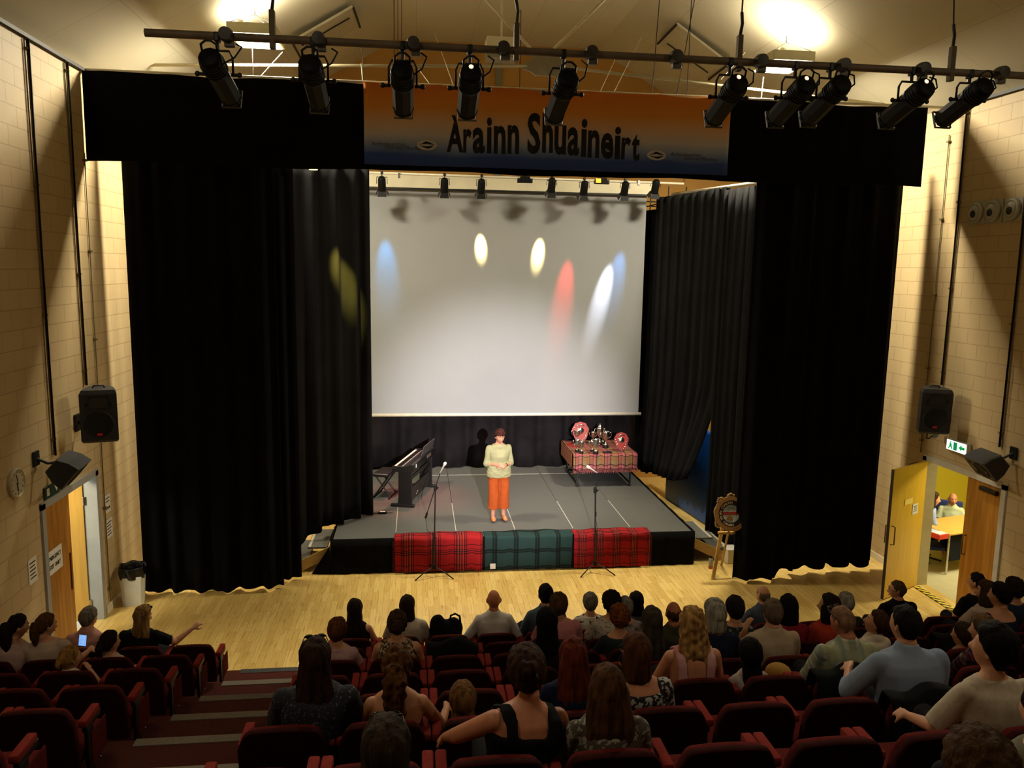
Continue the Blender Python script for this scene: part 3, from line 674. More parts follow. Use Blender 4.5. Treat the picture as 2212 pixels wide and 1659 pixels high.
light('stage_can_beam', 'SPOT', (-1.28, 12.75, 6.36), (-1.22, 13.72, 4.9), 2200, (1.0, .80, .12), spot_size=math.radians(17), spot_blend=1.0, shadow_soft_size=.03)

# ------------------------------------------------------------------ wall loudspeakers
spk = M('black_speaker_case', '#2a2b2d', .55, var=.15, vscale=40, bump=.1, bscale=300)
grl = M('black_speaker_grille', '#070707', .8)
redb = M('red_badge', '#e0301e', .5, var=.05)
def speaker(loc, R3, label, mount, scale=1.0):
    t = thing('wall_loudspeaker', label, 'loudspeaker', loc, 0, 'loudspeakers on the side walls', scale)
    P_ = lambda p: tuple(R3 @ Vector(p))
    def rb(c, d, r): return MB().rbox((0, 0, 0), d, r, 3)
    cs = MB(); prof = [(-.215, -.16), (.215, -.16), (.20, .02), (.13, .19), (-.13, .19), (-.20, .02)]
    z0, z1 = -.34, .34
    rings = []
    for z, k in ((z0, .90), (z0+.03, 1), (z1-.05, 1), (z1, .88)):
        rings.append([P_((x*k, y*k, z)) for x, y in prof])
    cs.loft(rings); cs.build('case', spk, t)
    MB().lathe([(.0, .0), (.15, .004), (.165, .012), (.172, .002), (.175, -.004)], (0, 0, 0), 20, R3 @ Matrix.Rotation(PI/2, 3, 'X')).build('woofer_grille', grl, t, 'auto').location = R3 @ Vector((0, -.165, -.10))
    MB().add([P_(v) for v in [(-.14, -.166, .10), (.14, -.166, .10), (.11, -.166, .26), (-.11, -.166, .26), (-.09, -.145, .14), (.09, -.145, .14), (.075, -.145, .22), (-.075, -.145, .22)]], [(0, 1, 5, 4), (1, 2, 6, 5), (2, 3, 7, 6), (3, 0, 4, 7), (4, 5, 6, 7)]).build('horn_flare', grl, t)
    MB().add([P_(v) for v in [(-.03, -.172, -.245), (.03, -.172, -.245), (.03, -.172, -.215), (-.03, -.172, -.215), (-.03, -.16, -.245), (.03, -.16, -.245), (.03, -.16, -.215), (-.03, -.16, -.215)]], [(0, 1, 2, 3), (4, 7, 6, 5), (0, 4, 5, 1), (3, 2, 6, 7)]).build('badge', redb, t)
    for sx in (-1, 1): MB().add([P_(v) for v in [(sx*.155, -.168, .13), (sx*.09, -.168, .16), (sx*.15, -.168, .19), (sx*.155, -.16, .13), (sx*.09, -.16, .16), (sx*.15, -.16, .19)]], [(0, 1, 2), (3, 5, 4), (0, 3, 4, 1), (1, 4, 5, 2), (2, 5, 3, 0)]).build('port', grl, t)
    hd = MB().tube([P_(v) for v in [(-.07, .02, .33), (-.06, .02, .37), (.06, .02, .37), (.07, .02, .33)]], .012, 6); hd.build('handle', spk, t, True)
    m = (Vector(mount)-Vector(loc))/scale; a = R3 @ Vector((0, .16, 0))
    MB().tube([a, (a+m)/2+Vector((0, 0, -.05)), m], .022, 8).box(m, (.03, .16, .22)).build('wall_bracket', steel_dark, t, False)
    return t
speaker((-4.05, 10.67, 3.11), rotm(.05, 0, .28), 'black box loudspeaker with a red badge high on the left wall', (-4.44, 10.95, 2.95))
speaker((7.75, 11.07, 3.04), rotm(.05, 0, -.30), 'black box loudspeaker with a red badge high on the right wall', (8.15, 11.3, 2.9))
speaker((-4.14, 9.86, 2.60), rotm(0, 0, .12) @ Matrix(((-.66, -.75, 0), (0, 0, 1), (-.75, .66, 0))), 'black loudspeaker slung sideways and tilted above the left emergency door', (-4.44, 9.75, 2.75), .78)
speaker((7.86, 9.98, 2.48), rotm(0, 0, -.12) @ Matrix(((-.66, .75, 0), (0, 0, 1), (.75, .66, 0))), 'black loudspeaker slung sideways and tilted above the right double door', (8.15, 9.85, 2.65), .78)
led = M('lit_red_lead', '#ff3020', .5, emit=2)
t = thing('cable_junction', 'grey cable junction hanging below the right box loudspeaker', 'cable box')
MB().ball((7.98, 11.3, 2.62), (.06, .06, .07), 10, 8).build('junction_box', M('grey_junction', '#7c7868', .5, var=.1), t, True)
MB().tube([(7.72, 11.1, 2.70), (7.75, 11.15, 2.58), (7.86, 11.25, 2.56), (7.96, 11.3, 2.6)], .009, 6).build('cable', plastic_black, t, True)

# ------------------------------------------------------------------ conduits on the walls
olive = M('olive_painted_conduit', '#6d6138', .5, var=.15, vscale=4)
def conduit(x, y, z0, z1, d, label, black=True, w=.022):
    t = thing('wall_conduit', label, 'conduit')
    MB().cyl((x+d*.02, y, z0), (x+d*.02, y, z1), w*.6, n=8).build('pipe', olive, t, True)
    if black: MB().tube([(x+d*.045, y-.02, z0), (x+d*.04, y-.022, (z0+z1)/2), (x+d*.045, y-.018, z1)], w*.55, 8).build('cable', plastic_black, t, True)
    n = max(3, int((z1-z0)/1.0))
    for i in range(n):
        z = z0+.2+(z1-z0-.3)*i/(n-1)
        MB().rbox((x+d*.02, y, z), (.05, .06, .03), .005).build('saddle', olive, t)
conduit(WL, 10.22, 2.68, WZ-.06, 1, 'black-cabled conduit running down the left wall to the tilted loudspeaker')
conduit(WL, 11.27, 3.40, WZ-.06, 1, 'black-cabled conduit running down the left wall behind the box loudspeaker')
conduit(WL, 11.68, .15, 6.5, 1, 'thin painted conduit on the left wall next to the curtain', False, .014)
conduit(WR, 11.48, 3.36, WZ-.06, -1, 'black-cabled conduit running down the right wall to the box loudspeaker')
conduit(WR, 10.12, 2.68, WZ-.06, -1, 'black-cabled conduit on the right wall passing the round vents')
conduit(WR, 11.85, 2.2, 7.2, -1, 'thin painted conduit on the right wall nearest the curtain', False, .014)

# round air nozzles
ng = M('pale_grey_vent', '#a5a392', .45, var=.06, vscale=10); dk = M('dark_vent_throat', '#1b2218', .6)
for y, lab in ((11.06, 'round white air nozzle, farthest of three in a row on the right wall'), (10.71, 'round white air nozzle, middle of three in a row on the right wall'), (10.33, 'round white air nozzle, nearest of three in a row on the right wall')):
    t = thing('air_nozzle', lab, 'vent', (WR, y, 5.97), 0, 'air nozzles on the right wall')
    MB().rbox((-.012, 0, 0), (.02, .345, .33), .005).build('wall_plate', ng, t)
    Rm = Matrix.Rotation(-PI/2, 3, 'Y')
    MB().lathe([(.155, .02), (.15, .05), (.13, .075), (.115, .07), (.115, .045)], (0, 0, 0), 24, Rm).build('ring', ng, t, True)
    b = MB().ball((-.05, 0, 0), (.06, .112, .112), 18, 12); b.build('ball_nozzle', ng, t, True)
    MB().ball((-.098, -.015, -.02), (.02, .058, .058), 14, 8).build('throat', dk, t, True)

# clock
t = thing('wall_clock', 'round pale wall clock on the left wall near the emergency door', 'clock', (WL, 9.25, 2.59))
Rm = Matrix.Rotation(PI/2, 3, 'Y')
MB().lathe([(0, .0), (.165, .0), (.17, .03), (.155, .045), (.148, .035)], (0, 0, 0), 28, Rm).build('case', M('clock_rim', '#a89f86', .4, var=.05), t, 'auto')
MB().lathe([(0, .030), (.146, .030), (.146, .033)], (0, 0, 0), 28, Rm).build('dial', M('clock_dial', '#b5ac92', .6, var=.04), t)
hb = MB(); hb.box((.040, -.008, -.045), (.004, .012, .10), rotm(.2, 0, 0)); hb.build('hour_hand', steel_dark, t)
MB().box((.044, -.02, .045), (.004, .008, .12), rotm(.25, 0, 0)).build('minute_hand', steel_dark, t)
for k in range(12):
    a = k*PI/6; MB().box((.036, .125*math.sin(a), .125*math.cos(a)), (.003, .008, .02), rotm(-a, 0, 0)).build('hour_mark', ink, t)

# ------------------------------------------------------------------ doors
oak = M('warm_oak_veneer', '#a06a24', .4, var=.12, vscale=3, stretch=(6, 6, .5), col2='#ad7730')
oak_pale = M('pale_oak_veneer', '#c99f4c', .4, var=.08, vscale=3, stretch=(6, 6, .5))
def frame(nm, x, y0, y1, d, mat):
    b = MB(); t_ = .09
    for y in (y0, y1): b.span((x-d*.18, y-.045, 0), (x+d*.03, y+.045, DH+.05))
    b.span((x-d*.18, y0-.045, DH-.02), (x+d*.03, y1+.045, DH+.07))
    o = b.build(nm, mat, None); o['kind'] = 'structure'; return o
def leaf(nm, hinge, ang, w, mat, hand, extras=None):
    o = bpy.data.objects.new(nm, None); C.objects.link(o); o.location = hinge; o.rotation_euler = (0, 0, ang); o['kind'] = 'structure'
    MB().rbox((w/2, 0, DH/2+.0), (w, .045, DH-.04), .004).build('panel', mat, o)
    return o
frame('trim_12', WL, LD0, LD1, 1, grey_paint); frame('trim_13', WR, RD0, RD1, -1, M('pale_grey_frame_paint', '#bdb9a8', .45, var=.05))
d1 = leaf('door_1', (WL-.05, LD0+.04, 0), PI/2, .78, oak, 1)
d2 = leaf('door_2', (WL-.16, LD1-.05, 0), PI+.42, .80, oak_pale, 1)
d3 = leaf('door_3', (WR+.05, RD0+.04, 0), PI/2, .76, oak, 1)
h4 = Vector((WR-.03, RD1-.06, 0)); e4 = Vector((7.24, 11.14, 0)); a4 = math.atan2(e4.y-h4.y, e4.x-h4.x)
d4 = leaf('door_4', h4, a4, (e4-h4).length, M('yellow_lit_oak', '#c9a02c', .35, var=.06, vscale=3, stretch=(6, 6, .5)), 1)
pull = M('brown_pull_handle', '#5b3a17', .4)
def pullh(par, x, y, z, s=1):
    MB().tube([(x, y, z-.15), (x, y+s*.05, z-.14), (x, y+s*.05, z+.14), (x, y, z+.15)], .010, 8).build('handle', pull, par, True)
pullh(d3, .68, .025, 1.05, 1); pullh(d4, (e4-h4).length-.07, -.025, 1.05, -1); pullh(d4, (e4-h4).length-.07, .025, 1.05, 1)
dark_edge = M('dark_door_edge', '#2b1d0c', .6)
MB().span(((e4-h4).length-.004, -.022, .02), ((e4-h4).length+.006, .022, DH-.02)).build('edge_seal', dark_edge, d4)
MB().rbox((.28, .05, DH-.12), (.34, .06, .06), .006).tube([(.2, .07, DH-.10), (.02, .12, DH-.06)], .012, 6).build('door_closer', steel_dark, d3)
MB().rbox((.3, -.05, DH-.05), (.25, .05, .05), .006).build('door_closer', steel_dark, d4)
for z in (.25, 1.75): MB().rbox((-.015, .0, z), (.035, .06, .12), .004).build('hinge', chrome, d2)
MB().rbox((.70, -.03, 1.05), (.02, .02, .5), .004).build('push_plate', pull, d1)
ylw = M('yellow_sign', '#e8d36a', .6, var=.05)
def facing_panel(nm, par, x, y, z, w, h, mat, thick=.003):
    return MB().span((x-w/2, y-thick/2, z-h/2), (x+w/2, y+thick/2, z+h/2)).build(nm, mat, par)
# which side of the open leaf faces the hall camera
LW = (e4-h4).length
t = thing('door_sign', 'small pale sign on the open yellow right-hand door', 'sign', h4, a4)
facing_panel('plate', t, LW*.50, .027, 1.52, .24, .09, ylw)
t = thing('paper_notice', 'white paper notice on the open yellow right-hand door', 'notice', h4, a4)
facing_panel('sheet', t, LW*.28, .027, 1.36, .17, .17, white_paper)
pb = MB()
for k in range(4): pb.span((LW*.28-.055+.012*(k % 2), .0288, 1.400-.026*k), (LW*.28+.055-.010*(k % 3), .0300, 1.410-.026*k))
pb.build('print', ink, t)
# emergency notice on the closed left leaf
t = thing('emergency_sign', 'white EMERGENCY EXIT ONLY sheet on the brown left-hand door', 'sign', (WL, 10.13, 1.36), PI/2)
MB().span((-.21, .018, -.15), (.21, .022, .15)).build('sheet', white_paper, t).location = (0, 0, 0)
for s_, z in (('EMERGENCY', .03), ('EXIT ONLY', -.08)):
    o = text_mesh('lettering', s_, .075, ink, t, bold=0, sx=.80, align='CENTER'); o.rotation_euler = (PI/2, 0, 0); o.location = (0, .016, z)
for y, z, w, h, lab, tx in ((11.82, 1.58, .20, .26, 'small white safety notice with pictograms right of the left door', 1), (11.83, 1.21, .24, .28, 'white paper sheet pinned below the safety notice beside the bin', 2), (9.51, 1.47, .20, .30, 'pale notice sheet on the left wall before the emergency door', 3)):
    t = thing('wall_notice', lab, 'notice', (WL, y, z), PI/2)
    MB().span((-w/2, -.008, -h/2), (w/2, -.003, h/2)).build('sheet', white_paper, t)
    mk = MB()
    for k in range(5 if tx != 1 else 2): mk.span((-w*.36, -.0105, h*.3-k*.045), (w*(.36-.1*(k % 2)), -.0085, h*.3-k*.045+.014))
    if tx == 1:
        for k in (-1, 0, 1): mk.lathe([(0, 0), (.022, 0), (.022, .002)], (k*.055, -.0085, -.06), 10, Matrix.Rotation(PI/2, 3, 'X'))
    mk.build('print', ink, t)
# exit signs
t = thing('exit_sign', 'lit green and white exit sign on the right wall above the double door', 'sign', (WR, 10.92, 2.50), -PI/2)
MB().rbox((0, -.05, 0), (.46, .07, .17), .006).build('case', M('exit_case', '#c9cabf', .5), t)
MB().span((-.22, -.089, -.075), (.22, -.086, .075)).build('face', M('lit_exit_face', '#dff4e6', .5, emit=1.6), t)
gm = M('exit_green', '#12a35c', .5, emit=.6)
ex = MB(); ex.span((-.06, -.092, -.06), (.02, -.090, .06)); ex.build('doorway_mark', gm, t)
ex = MB(); ex.prism([(.06, -.092, .0), (.12, -.092, .05), (.12, -.092, .02), (.19, -.092, .02), (.19, -.092, -.02), (.12, -.092, -.02), (.12, -.092, -.05)], (0, .002, 0)); ex.build('arrow', gm, t)
ex = MB(); ex.ball((-.13, -.090, .045), (.014, .002, .014), 8, 6).prism([(-.15, -.092, .03), (-.11, -.092, .03), (-.10, -.092, -.01), (-.08, -.092, -.06), (-.10, -.092, -.06), (-.13, -.092, -.02), (-.16, -.092, -.06), (-.18, -.092, -.055), (-.15, -.092, -.01)], (0, .002, 0)); ex.build('running_figure', gm, t)
t = thing('exit_sign', 'unlit dark green exit sign half hidden by the tilted left loudspeaker', 'sign', (WL, 10.10, 2.27), PI/2)
MB().rbox((0, -.012, 0), (.40, .02, .15), .004).build('plate', M('dark_exit_plate', '#17352a', .5, var=.1), t)
MB().span((-.15, -.025, -.04), (-.08, -.023, .05)).build('figure_mark', white_paper, t); MB().prism([(.06, -.025, .04), (.16, -.025, .04), (.11, -.025, -.04)], (0, .002, 0)).build('arrow', white_paper, t)

# lobby beyond the left door, office beyond the right door
lob = M('pale_blue_lobby_paint', '#b9cbd6', .6)
struct('wall_lobby', MB().span((-6.6, 9.0, 0), (-6.5, 14.2, 2.7)).span((-6.6, 14.1, 0), (WL-.2, 14.2, 2.7)).span((-6.6, 9.0, 0), (WL-.2, 9.1, 2.7)), lob)
struct('floor_lobby', MB().span((-6.6, 9.0, -.1), (WL-.2, 14.2, .0)), M('pale_lobby_floor', '#c9cdca', .5))
struct('ceiling_lobby', MB().span((-6.6, 9.0, 2.7), (WL-.2, 14.2, 2.8)), lob)
yw = M('yellow_green_office_paint', '#c9b62a', .6)
struct('wall_office', MB().span((11.6, 9.0, 0), (11.7, 15.2, 2.8)).span((WR+.2, 15.1, 0), (11.7, 15.2, 2.8)).span((WR+.2, 9.0, 0), (11.7, 9.1, 2.8)), yw)
struct('floor_office', MB().span((WR+.2, 9.0, -.1), (11.7, 15.2, 0)), M('beige_vinyl_floor', '#b9b08c', .35, var=.04))
struct('ceiling_office', MB().span((WR+.2, 9.0, 2.8), (11.7, 15.2, 2.9)), cream_paint)
# hazard strip at the right threshold
def haz():
    m, N, L, b = nodes('yellow_black_hazard_tape', .5)
    tc = N.new('ShaderNodeTexCoord'); sp = N.new('ShaderNodeSeparateXYZ'); L.new(tc.outputs['Object'], sp.inputs[0])
    a = N.new('ShaderNodeMath'); a.operation = 'ADD'; L.new(sp.outputs[0], a.inputs[0]); L.new(sp.outputs[1], a.inputs[1])
    d = N.new('ShaderNodeMath'); d.operation = 'MULTIPLY'; L.new(a.outputs[0], d.inputs[0]); d.inputs[1].default_value = 8
    f = N.new('ShaderNodeMath'); f.operation = 'FRACT'; L.new(d.outputs[0], f.inputs[0])
    r = ramp_const(N, [(0, '#e6cf2a'), (.5, '#17150d')]); L.new(f.outputs[0], r.inputs[0]); L.new(r.outputs[0], b.inputs['Base Color']); return m
tag(MB().rbox((WR-.05, 11.12, .008), (.10, .95, .014), .004).build('hazard_strip', haz(), None), 'yellow and black striped cable strip across the right doorway', 'floor strip')

# ------------------------------------------------------------------ bin, bottle, easel
t = thing('waste_bin', 'white waste bin lined with a black bag beside the left curtain', 'bin', (-4.21, 11.97, 0), .25)
rg = []
for z, k in ((0, .84), (.45, 1.0)):
    rg.append([(x*k, y*k, z) for x, y in ((-.17, -.12), (-.12, -.17), (.12, -.17), (.17, -.12), (.17, .12), (.12, .17), (-.12, .17), (-.17, .12))])
MB().loft(rg).build('tub', M('white_bin_plastic', '#cfcfc6', .4, var=.04), t)
def bag(u, v):
    a = u*2*PI; r = .185+.012*math.sin(a*7+v*3)+.02*v*(1-v)*4*.5; sq = 1/max(abs(math.cos(a)), abs(math.sin(a)))**.45
    if v < .8: return (r*sq*math.cos(a)*.95, r*sq*math.sin(a)*.95, .42+.17*v/.8+.010*math.sin(a*5)*(v > .4)-.006*math.sin(a*3)*(v < .2))
    k = (v-.8)/.2; return (r*sq*math.cos(a)*(.95-.25*k), r*sq*math.sin(a)*(.95-.25*k), .59-.20*k)
MB().grid(bag, 40, 14).build('bin_bag', M('black_bin_bag', '#0b0b0c', .28, bump=.5, bscale=30), t, True, solid=.004)
t = thing('water_bottle', 'clear sports bottle with black cap and red base on the floor by the stage', 'bottle', (5.02, 12.66, 0))
MB().lathe([(0, .035), (.036, .035), (.038, .12), (.036, .17), (.022, .19), (0, .19)], (0, 0, 0), 14).build('body', M('clear_smoky_plastic', '#8d8a7c', .2, var=.05), t, True)
MB().lathe([(0, 0), (.038, 0), (.038, .035), (0, .036)], (0, 0, 0), 14).build('base', M('red_bottle_base', '#b8452c', .4), t, 'auto')
MB().lathe([(0, .188), (.026, .188), (.024, .215), (.012, .225), (0, .23)], (0, 0, 0), 12).build('cap', plastic_black, t, 'auto')
pine = M('pale_pine', '#b8924a', .55, var=.1, vscale=4, stretch=(8, 8, 1))
ez = thing('easel', 'pale wooden easel half behind the right black curtain', 'easel', (5.26, 12.16, 0))
MB().rbox((0, 0, 0), (.06, .03, 1.20), .004, 2, None).build('leg', pine, ez).matrix_local = Matrix.Translation((-.26, .12, .59)) @ rotm(-.20, .22, 0).to_4x4()
MB().rbox((0, 0, 0), (.06, .03, 1.20), .004, 2, None).build('leg', pine, ez).matrix_local = Matrix.Translation((.26, .12, .59)) @ rotm(-.20, -.22, 0).to_4x4()
MB().cyl((0, .24, 1.15), (0, .62, 0), .02, n=8).build('rear_leg', pine, ez)
MB().rbox((0, .07, .78), (.62, .06, .04), .004).build('ledge', pine, ez)
cr = thing('crest_plaque', 'round carved wooden crest with gilt border and lettered ring on the easel', 'plaque', (5.10, 12.13, 1.14)); cr.rotation_euler = (-.2, 0, 0)
gilt = M('carved_gilt_wood', '#8f6a38', .45, .15, var=.3, vscale=60, bump=.4, bscale=80)
def ringm(r0, r1, y0, y1, n=40, wob=0):
    b = MB(); rings = []
    for r, y in ((r0, y0), (r1, y0), (r1, y1), (r0, y1), (r0, y0)):
        rings.append([((r+(wob*math.sin(a*9) if r == r1 else 0))*math.cos(a), y, (r+(wob*math.sin(a*9) if r == r1 else 0))*math.sin(a)) for a in [2*PI*i/n for i in range(n)]])
    return b.loft(rings, False)
ringm(.22, .285, -.05, .0, 54, .006).build('border', gilt, cr)
scr = MB()
for a in (PI/2, PI*.72, PI*1.2, -PI/2, PI*.28, -PI*.2):
    c_, s_ = math.cos(a), math.sin(a)
    for k in range(-2, 3):
        aa = a+k*.085; r = .295+.03*(1-abs(k)/2.5); scr.ball((r*math.cos(aa), -.03, r*math.sin(aa)), (.018, .022, .018), 8, 6)
scr.build('scrollwork', gilt, cr, True)
ringm(.145, .22, -.035, .0).build('lettered_ring', M('purple_black_ring', '#1e1728', .6), cr)
MB().lathe([(0, 0), (.145, 0), (.145, .03), (0, .03)], (0, 0, 0), 32, Matrix.Rotation(PI/2, 3, 'X')).build('disc', M('pale_blue_disc', '#aebcc4', .6), cr)
MB().prism([(-.142, -.034, .03), (.142, -.034, .03), (.142, -.034, -.02), (-.142, -.034, -.02)], (0, .004, 0)).build('red_band', M('carved_red_band', '#8c2a1c', .6, var=.2, vscale=30), cr)
MB().prism([(-.06, -.034, -.04), (-.02, -.034, -.03), (.03, -.034, -.06), (.02, -.034, -.12), (-.05, -.034, -.11), (-.09, -.034, -.09)], (0, .004, 0)).build('carved_hull', gilt, cr)
ry = MB()
for k in range(7):
    a = PI*(.2+.1*k); ry.box((.085*math.cos(a), -.034, .03+.085*math.sin(a)), (.004, .004, .08), rotm(0, PI/2-a, 0))
ry.build('rays', ink, cr)
goldl = M('gilt_letters', '#c9b48a', .5)
for s_, a0, da, flip in (('AN COMUNN', PI*1.0, -.20, False), ('AR CANAN', PI*1.08, .20, True)):
    for i, ch in enumerate(s_):
        if ch == ' ': continue
        a = a0+da*i; o = text_mesh('gilt_letter', ch, .056, goldl, cr, bold=.001, align='CENTER')
        r = .163 if not flip else .203; ang = a-PI/2 if not flip else a+PI/2
        o.matrix_local = Matrix.Translation((r*math.cos(a), -.038, r*math.sin(a))) @ Matrix.Rotation(-ang, 4, 'Y') @ Matrix.Rotation(PI/2, 4, 'X')
t = thing('storage_box', 'small white box on the floor behind the easel leg', 'box', (5.55, 12.95, 0))
MB().rbox((0, 0, .12), (.32, .25, .24), .012).build('body', cream_paint, t); MB().rbox((0, 0, .25), (.34, .27, .03), .008).build('lid', white_paper, t)
# ------------------------------------------------------------------ people
def cl(x, a=0., b=1.): return max(a, min(b, x))
_REM = []
def remesh_later(o, voxel, post=None, smooth=2):
    md = o.modifiers.new('r', 'REMESH'); md.mode = 'VOXEL'; md.voxel_size = voxel; md.use_smooth_shade = True
    if smooth:
        sm = o.modifiers.new('s', 'SMOOTH'); sm.factor = .5; sm.iterations = smooth
    _REM.append((o, post))
def finish_remesh():
    bpy.context.view_layer.update()
    dg = bpy.context.evaluated_depsgraph_get()
    for o, post in _REM:
        me = bpy.data.meshes.new_from_object(o.evaluated_get(dg)); mats = list(o.data.materials)
        o.modifiers.clear(); o.data = me
        me.materials.clear()
        for m_ in mats: me.materials.append(m_)
        me.polygons.foreach_set('use_smooth', [True]*len(me.polygons))
        if post: post(me)
    _REM.clear()
def noise_post(amp, scale, off=0.0, stretch=(1, 1, 1)):
    def f(me):
        n = len(me.vertices); co = [0.0]*(3*n); no = [0.0]*(3*n)
        me.vertices.foreach_get('co', co); me.vertices.foreach_get('normal', no)
        a, b_, c_ = scale*stretch[0], scale*stretch[1], scale*stretch[2]
        for i in range(0, 3*n, 3):
            k = amp*noise.noise((co[i]*a+off, co[i+1]*b_+off*2, co[i+2]*c_))
            co[i] += no[i]*k; co[i+1] += no[i+1]*k; co[i+2] += no[i+2]*k
        me.vertices.foreach_set('co', co); me.update()
    return f
_skin = {}
def skin(c):
    if c not in _skin: _skin[c] = M('skin_'+c[1:], c, .5, var=.07, vscale=18, bump=.08, bscale=150, spec=.35)
    return _skin[c]
_hair = {}
def hairm(c, c2=None):
    k = (c, c2)
    if k not in _hair: _hair[k] = M('hair_'+c[1:], c, .7, var=.32, vscale=32, stretch=(1, 1, .10), col2=c2, bump=.8, bscale=90, spec=.10)
    return _hair[k]
_fab = {}
def fab(c, c2=None, vs=8.0, rough=.9):
    k = (c, c2, vs)
    if k not in _fab: _fab[k] = M('cloth_'+c[1:]+(('_'+c2[1:]) if c2 else ''), c, rough, var=.06 if not c2 else .02, vscale=vs, bump=.15, bscale=260, col2=c2, spec=.15)
    return _fab[k]
def print_fab(name, c1, c2, scale, thr=.5, c3=None):
    if name in _fab: return _fab[name]
    m, N, L, b = nodes(name, .9); tc = N.new('ShaderNodeTexCoord')
    nz = N.new('ShaderNodeTexNoise'); nz.inputs['Scale'].default_value = scale; nz.inputs['Detail'].default_value = 2; L.new(tc.outputs['Object'], nz.inputs['Vector'])
    st = [(0, c1), (thr, c2)]+([(thr+.1, c3)] if c3 else [])
    r = ramp_const(N, st); L.new(nz.outputs['Fac'], r.inputs[0]); L.new(r.outputs[0], b.inputs['Base Color']); _fab[name] = m; return m
def check_fab(name, cols, p, plaid=True):
    if name in _fab: return _fab[name]
    su = [(i/len(cols), c) for i, c in enumerate(cols)]
    m = tartan(name, su, su, p, p); _fab[name] = m; return m

def head_pt(d):
    """point of the bare head for a unit direction (x right, y forward, z up)"""
    x, y, z = d.x*.073, d.y*.094, d.z*.116
    if d.z < 0:
        t = -d.z; x *= 1-.26*t
        if d.y < 0: y *= 1-.42*t
        else: y *= 1-.06*t
    if d.y > .3 and d.z > .35: y *= 1-.10*(d.z-.35)
    return Vector((x, y, z))
def dirs(nt=22, nph=30):
    out = []
    for k in range(nt+1):
        t = PI*k/nt; st = max(math.sin(t), 2e-3)
        out.append([Vector((st*math.sin(2*PI*i/nph), st*math.cos(2*PI*i/nph), -math.cos(t))) for i in range(nph)])
    return out
_D = dirs()
def head_mesh(mb, T):
    rings = []
    for row in _D:
        rr = []
        for d in row:
            p = head_pt(d)
            if d.y > 0:
                ex = math.exp(-((abs(p.x)-.030)/.014)**2-((p.z-.010)/.012)**2); p.y -= .010*ex
                bw = math.exp(-((abs(p.x)-.028)/.022)**2-((p.z-.030)/.008)**2); p.y += .004*bw
                p.y += .007*math.exp(-((abs(p.x)-.040)/.018)**2-((p.z+.022)/.018)**2)
                p.y += .006*math.exp(-(p.x/.022)**2-((p.z+.062)/.012)**2)
                p.y += .009*math.exp(-(p.x/.020)**2-((p.z+.098)/.016)**2)
            rr.append(T(p))
        rings.append(rr)
    mb.loft(rings)
    n0 = [Vector((0, .086, .018)), Vector((0, .101, -.012)), Vector((0, .109, -.030)), Vector((0, .094, -.040))]
    mb.tube([T(p) for p in n0], [.007, .010, .013, .009], 8)
    for s in (-1, 1):
        mb.ball(T(Vector((s*.011, .097, -.034))), .008, 6, 5)
        ear = [(s*.070, .002, .012), (s*.079, -.012, .022), (s*.081, -.018, .004), (s*.077, -.010, -.020), (s*.069, .0, -.030)]
        mb.tube([T(Vector(p)) for p in ear], [.008, .012, .012, .010, .006], 6)
def hair_cap(mb, T, thk, front=.60, side=.22, nape=-.72, ear=.02, top_lo=None, seed=0, fringe=0.0):
    rings = []
    for row in _D:
        rr = []
        for d in row:
            az = abs(math.degrees(math.atan2(d.x, d.y)))
            ks = [(0, front), (45, front-.06), (70, side), (88, ear), (105, ear-.30), (125, nape+.10), (180, nape)]
            for (a0, v0), (a1, v1) in zip(ks, ks[1:]):
                if az <= a1: lim = v0+(v1-v0)*(az-a0)/(a1-a0); break
            lim += .05*noise.noise(Vector((d.x*5+seed, d.y*5, 1.3)))
            k = cl((d.z-lim)/.10)
            if top_lo is not None:
                bare = top_lo+ (.0 if d.y < .2 else -.6*(d.y-.2))
                k *= cl((bare-d.z)/.40)
            p = head_pt(d); n = Vector((d.x/.073, d.y/.094, d.z/.116)).normalized()
            rr.append(T(p*.90+(p*.10+n*thk*(.75+.5*cl(d.z+.3)))*k))
        rings.append(rr)
    mb.loft(rings)
def drape(mb, HC, L, w=1.0, back=.0, T=None, fwd=.0, n=16, end=.6):
    """hair falling from the crown behind head centre HC, in the body frame"""
    ks = [(.060, -.012, .070, .088), (.0, -.026, .086, .086), (-.06, -.045, .094, .072), (-.12, -.068, .100, .056), (-.19, -.095, .106, .044), (-.19-(L-.19)*.5, -.105-back*.5, .108, .036), (-L, -.105-back, .108*end, .024)] if L > .22 else [(.06, -.012, .072, .088), (.0, -.022, .088, .088), (-.05, -.030, .094, .082), (-L*.85, -.036, .098, .074), (-L, -.036, .088, .062)]
    rings = []
    for z, y, rx, ry in ks:
        rings.append([HC+Vector((rx*w*math.cos(2*PI*i/n), y+fwd+ry*math.sin(2*PI*i/n), z)) for i in range(n)])
    mb.loft(rings)

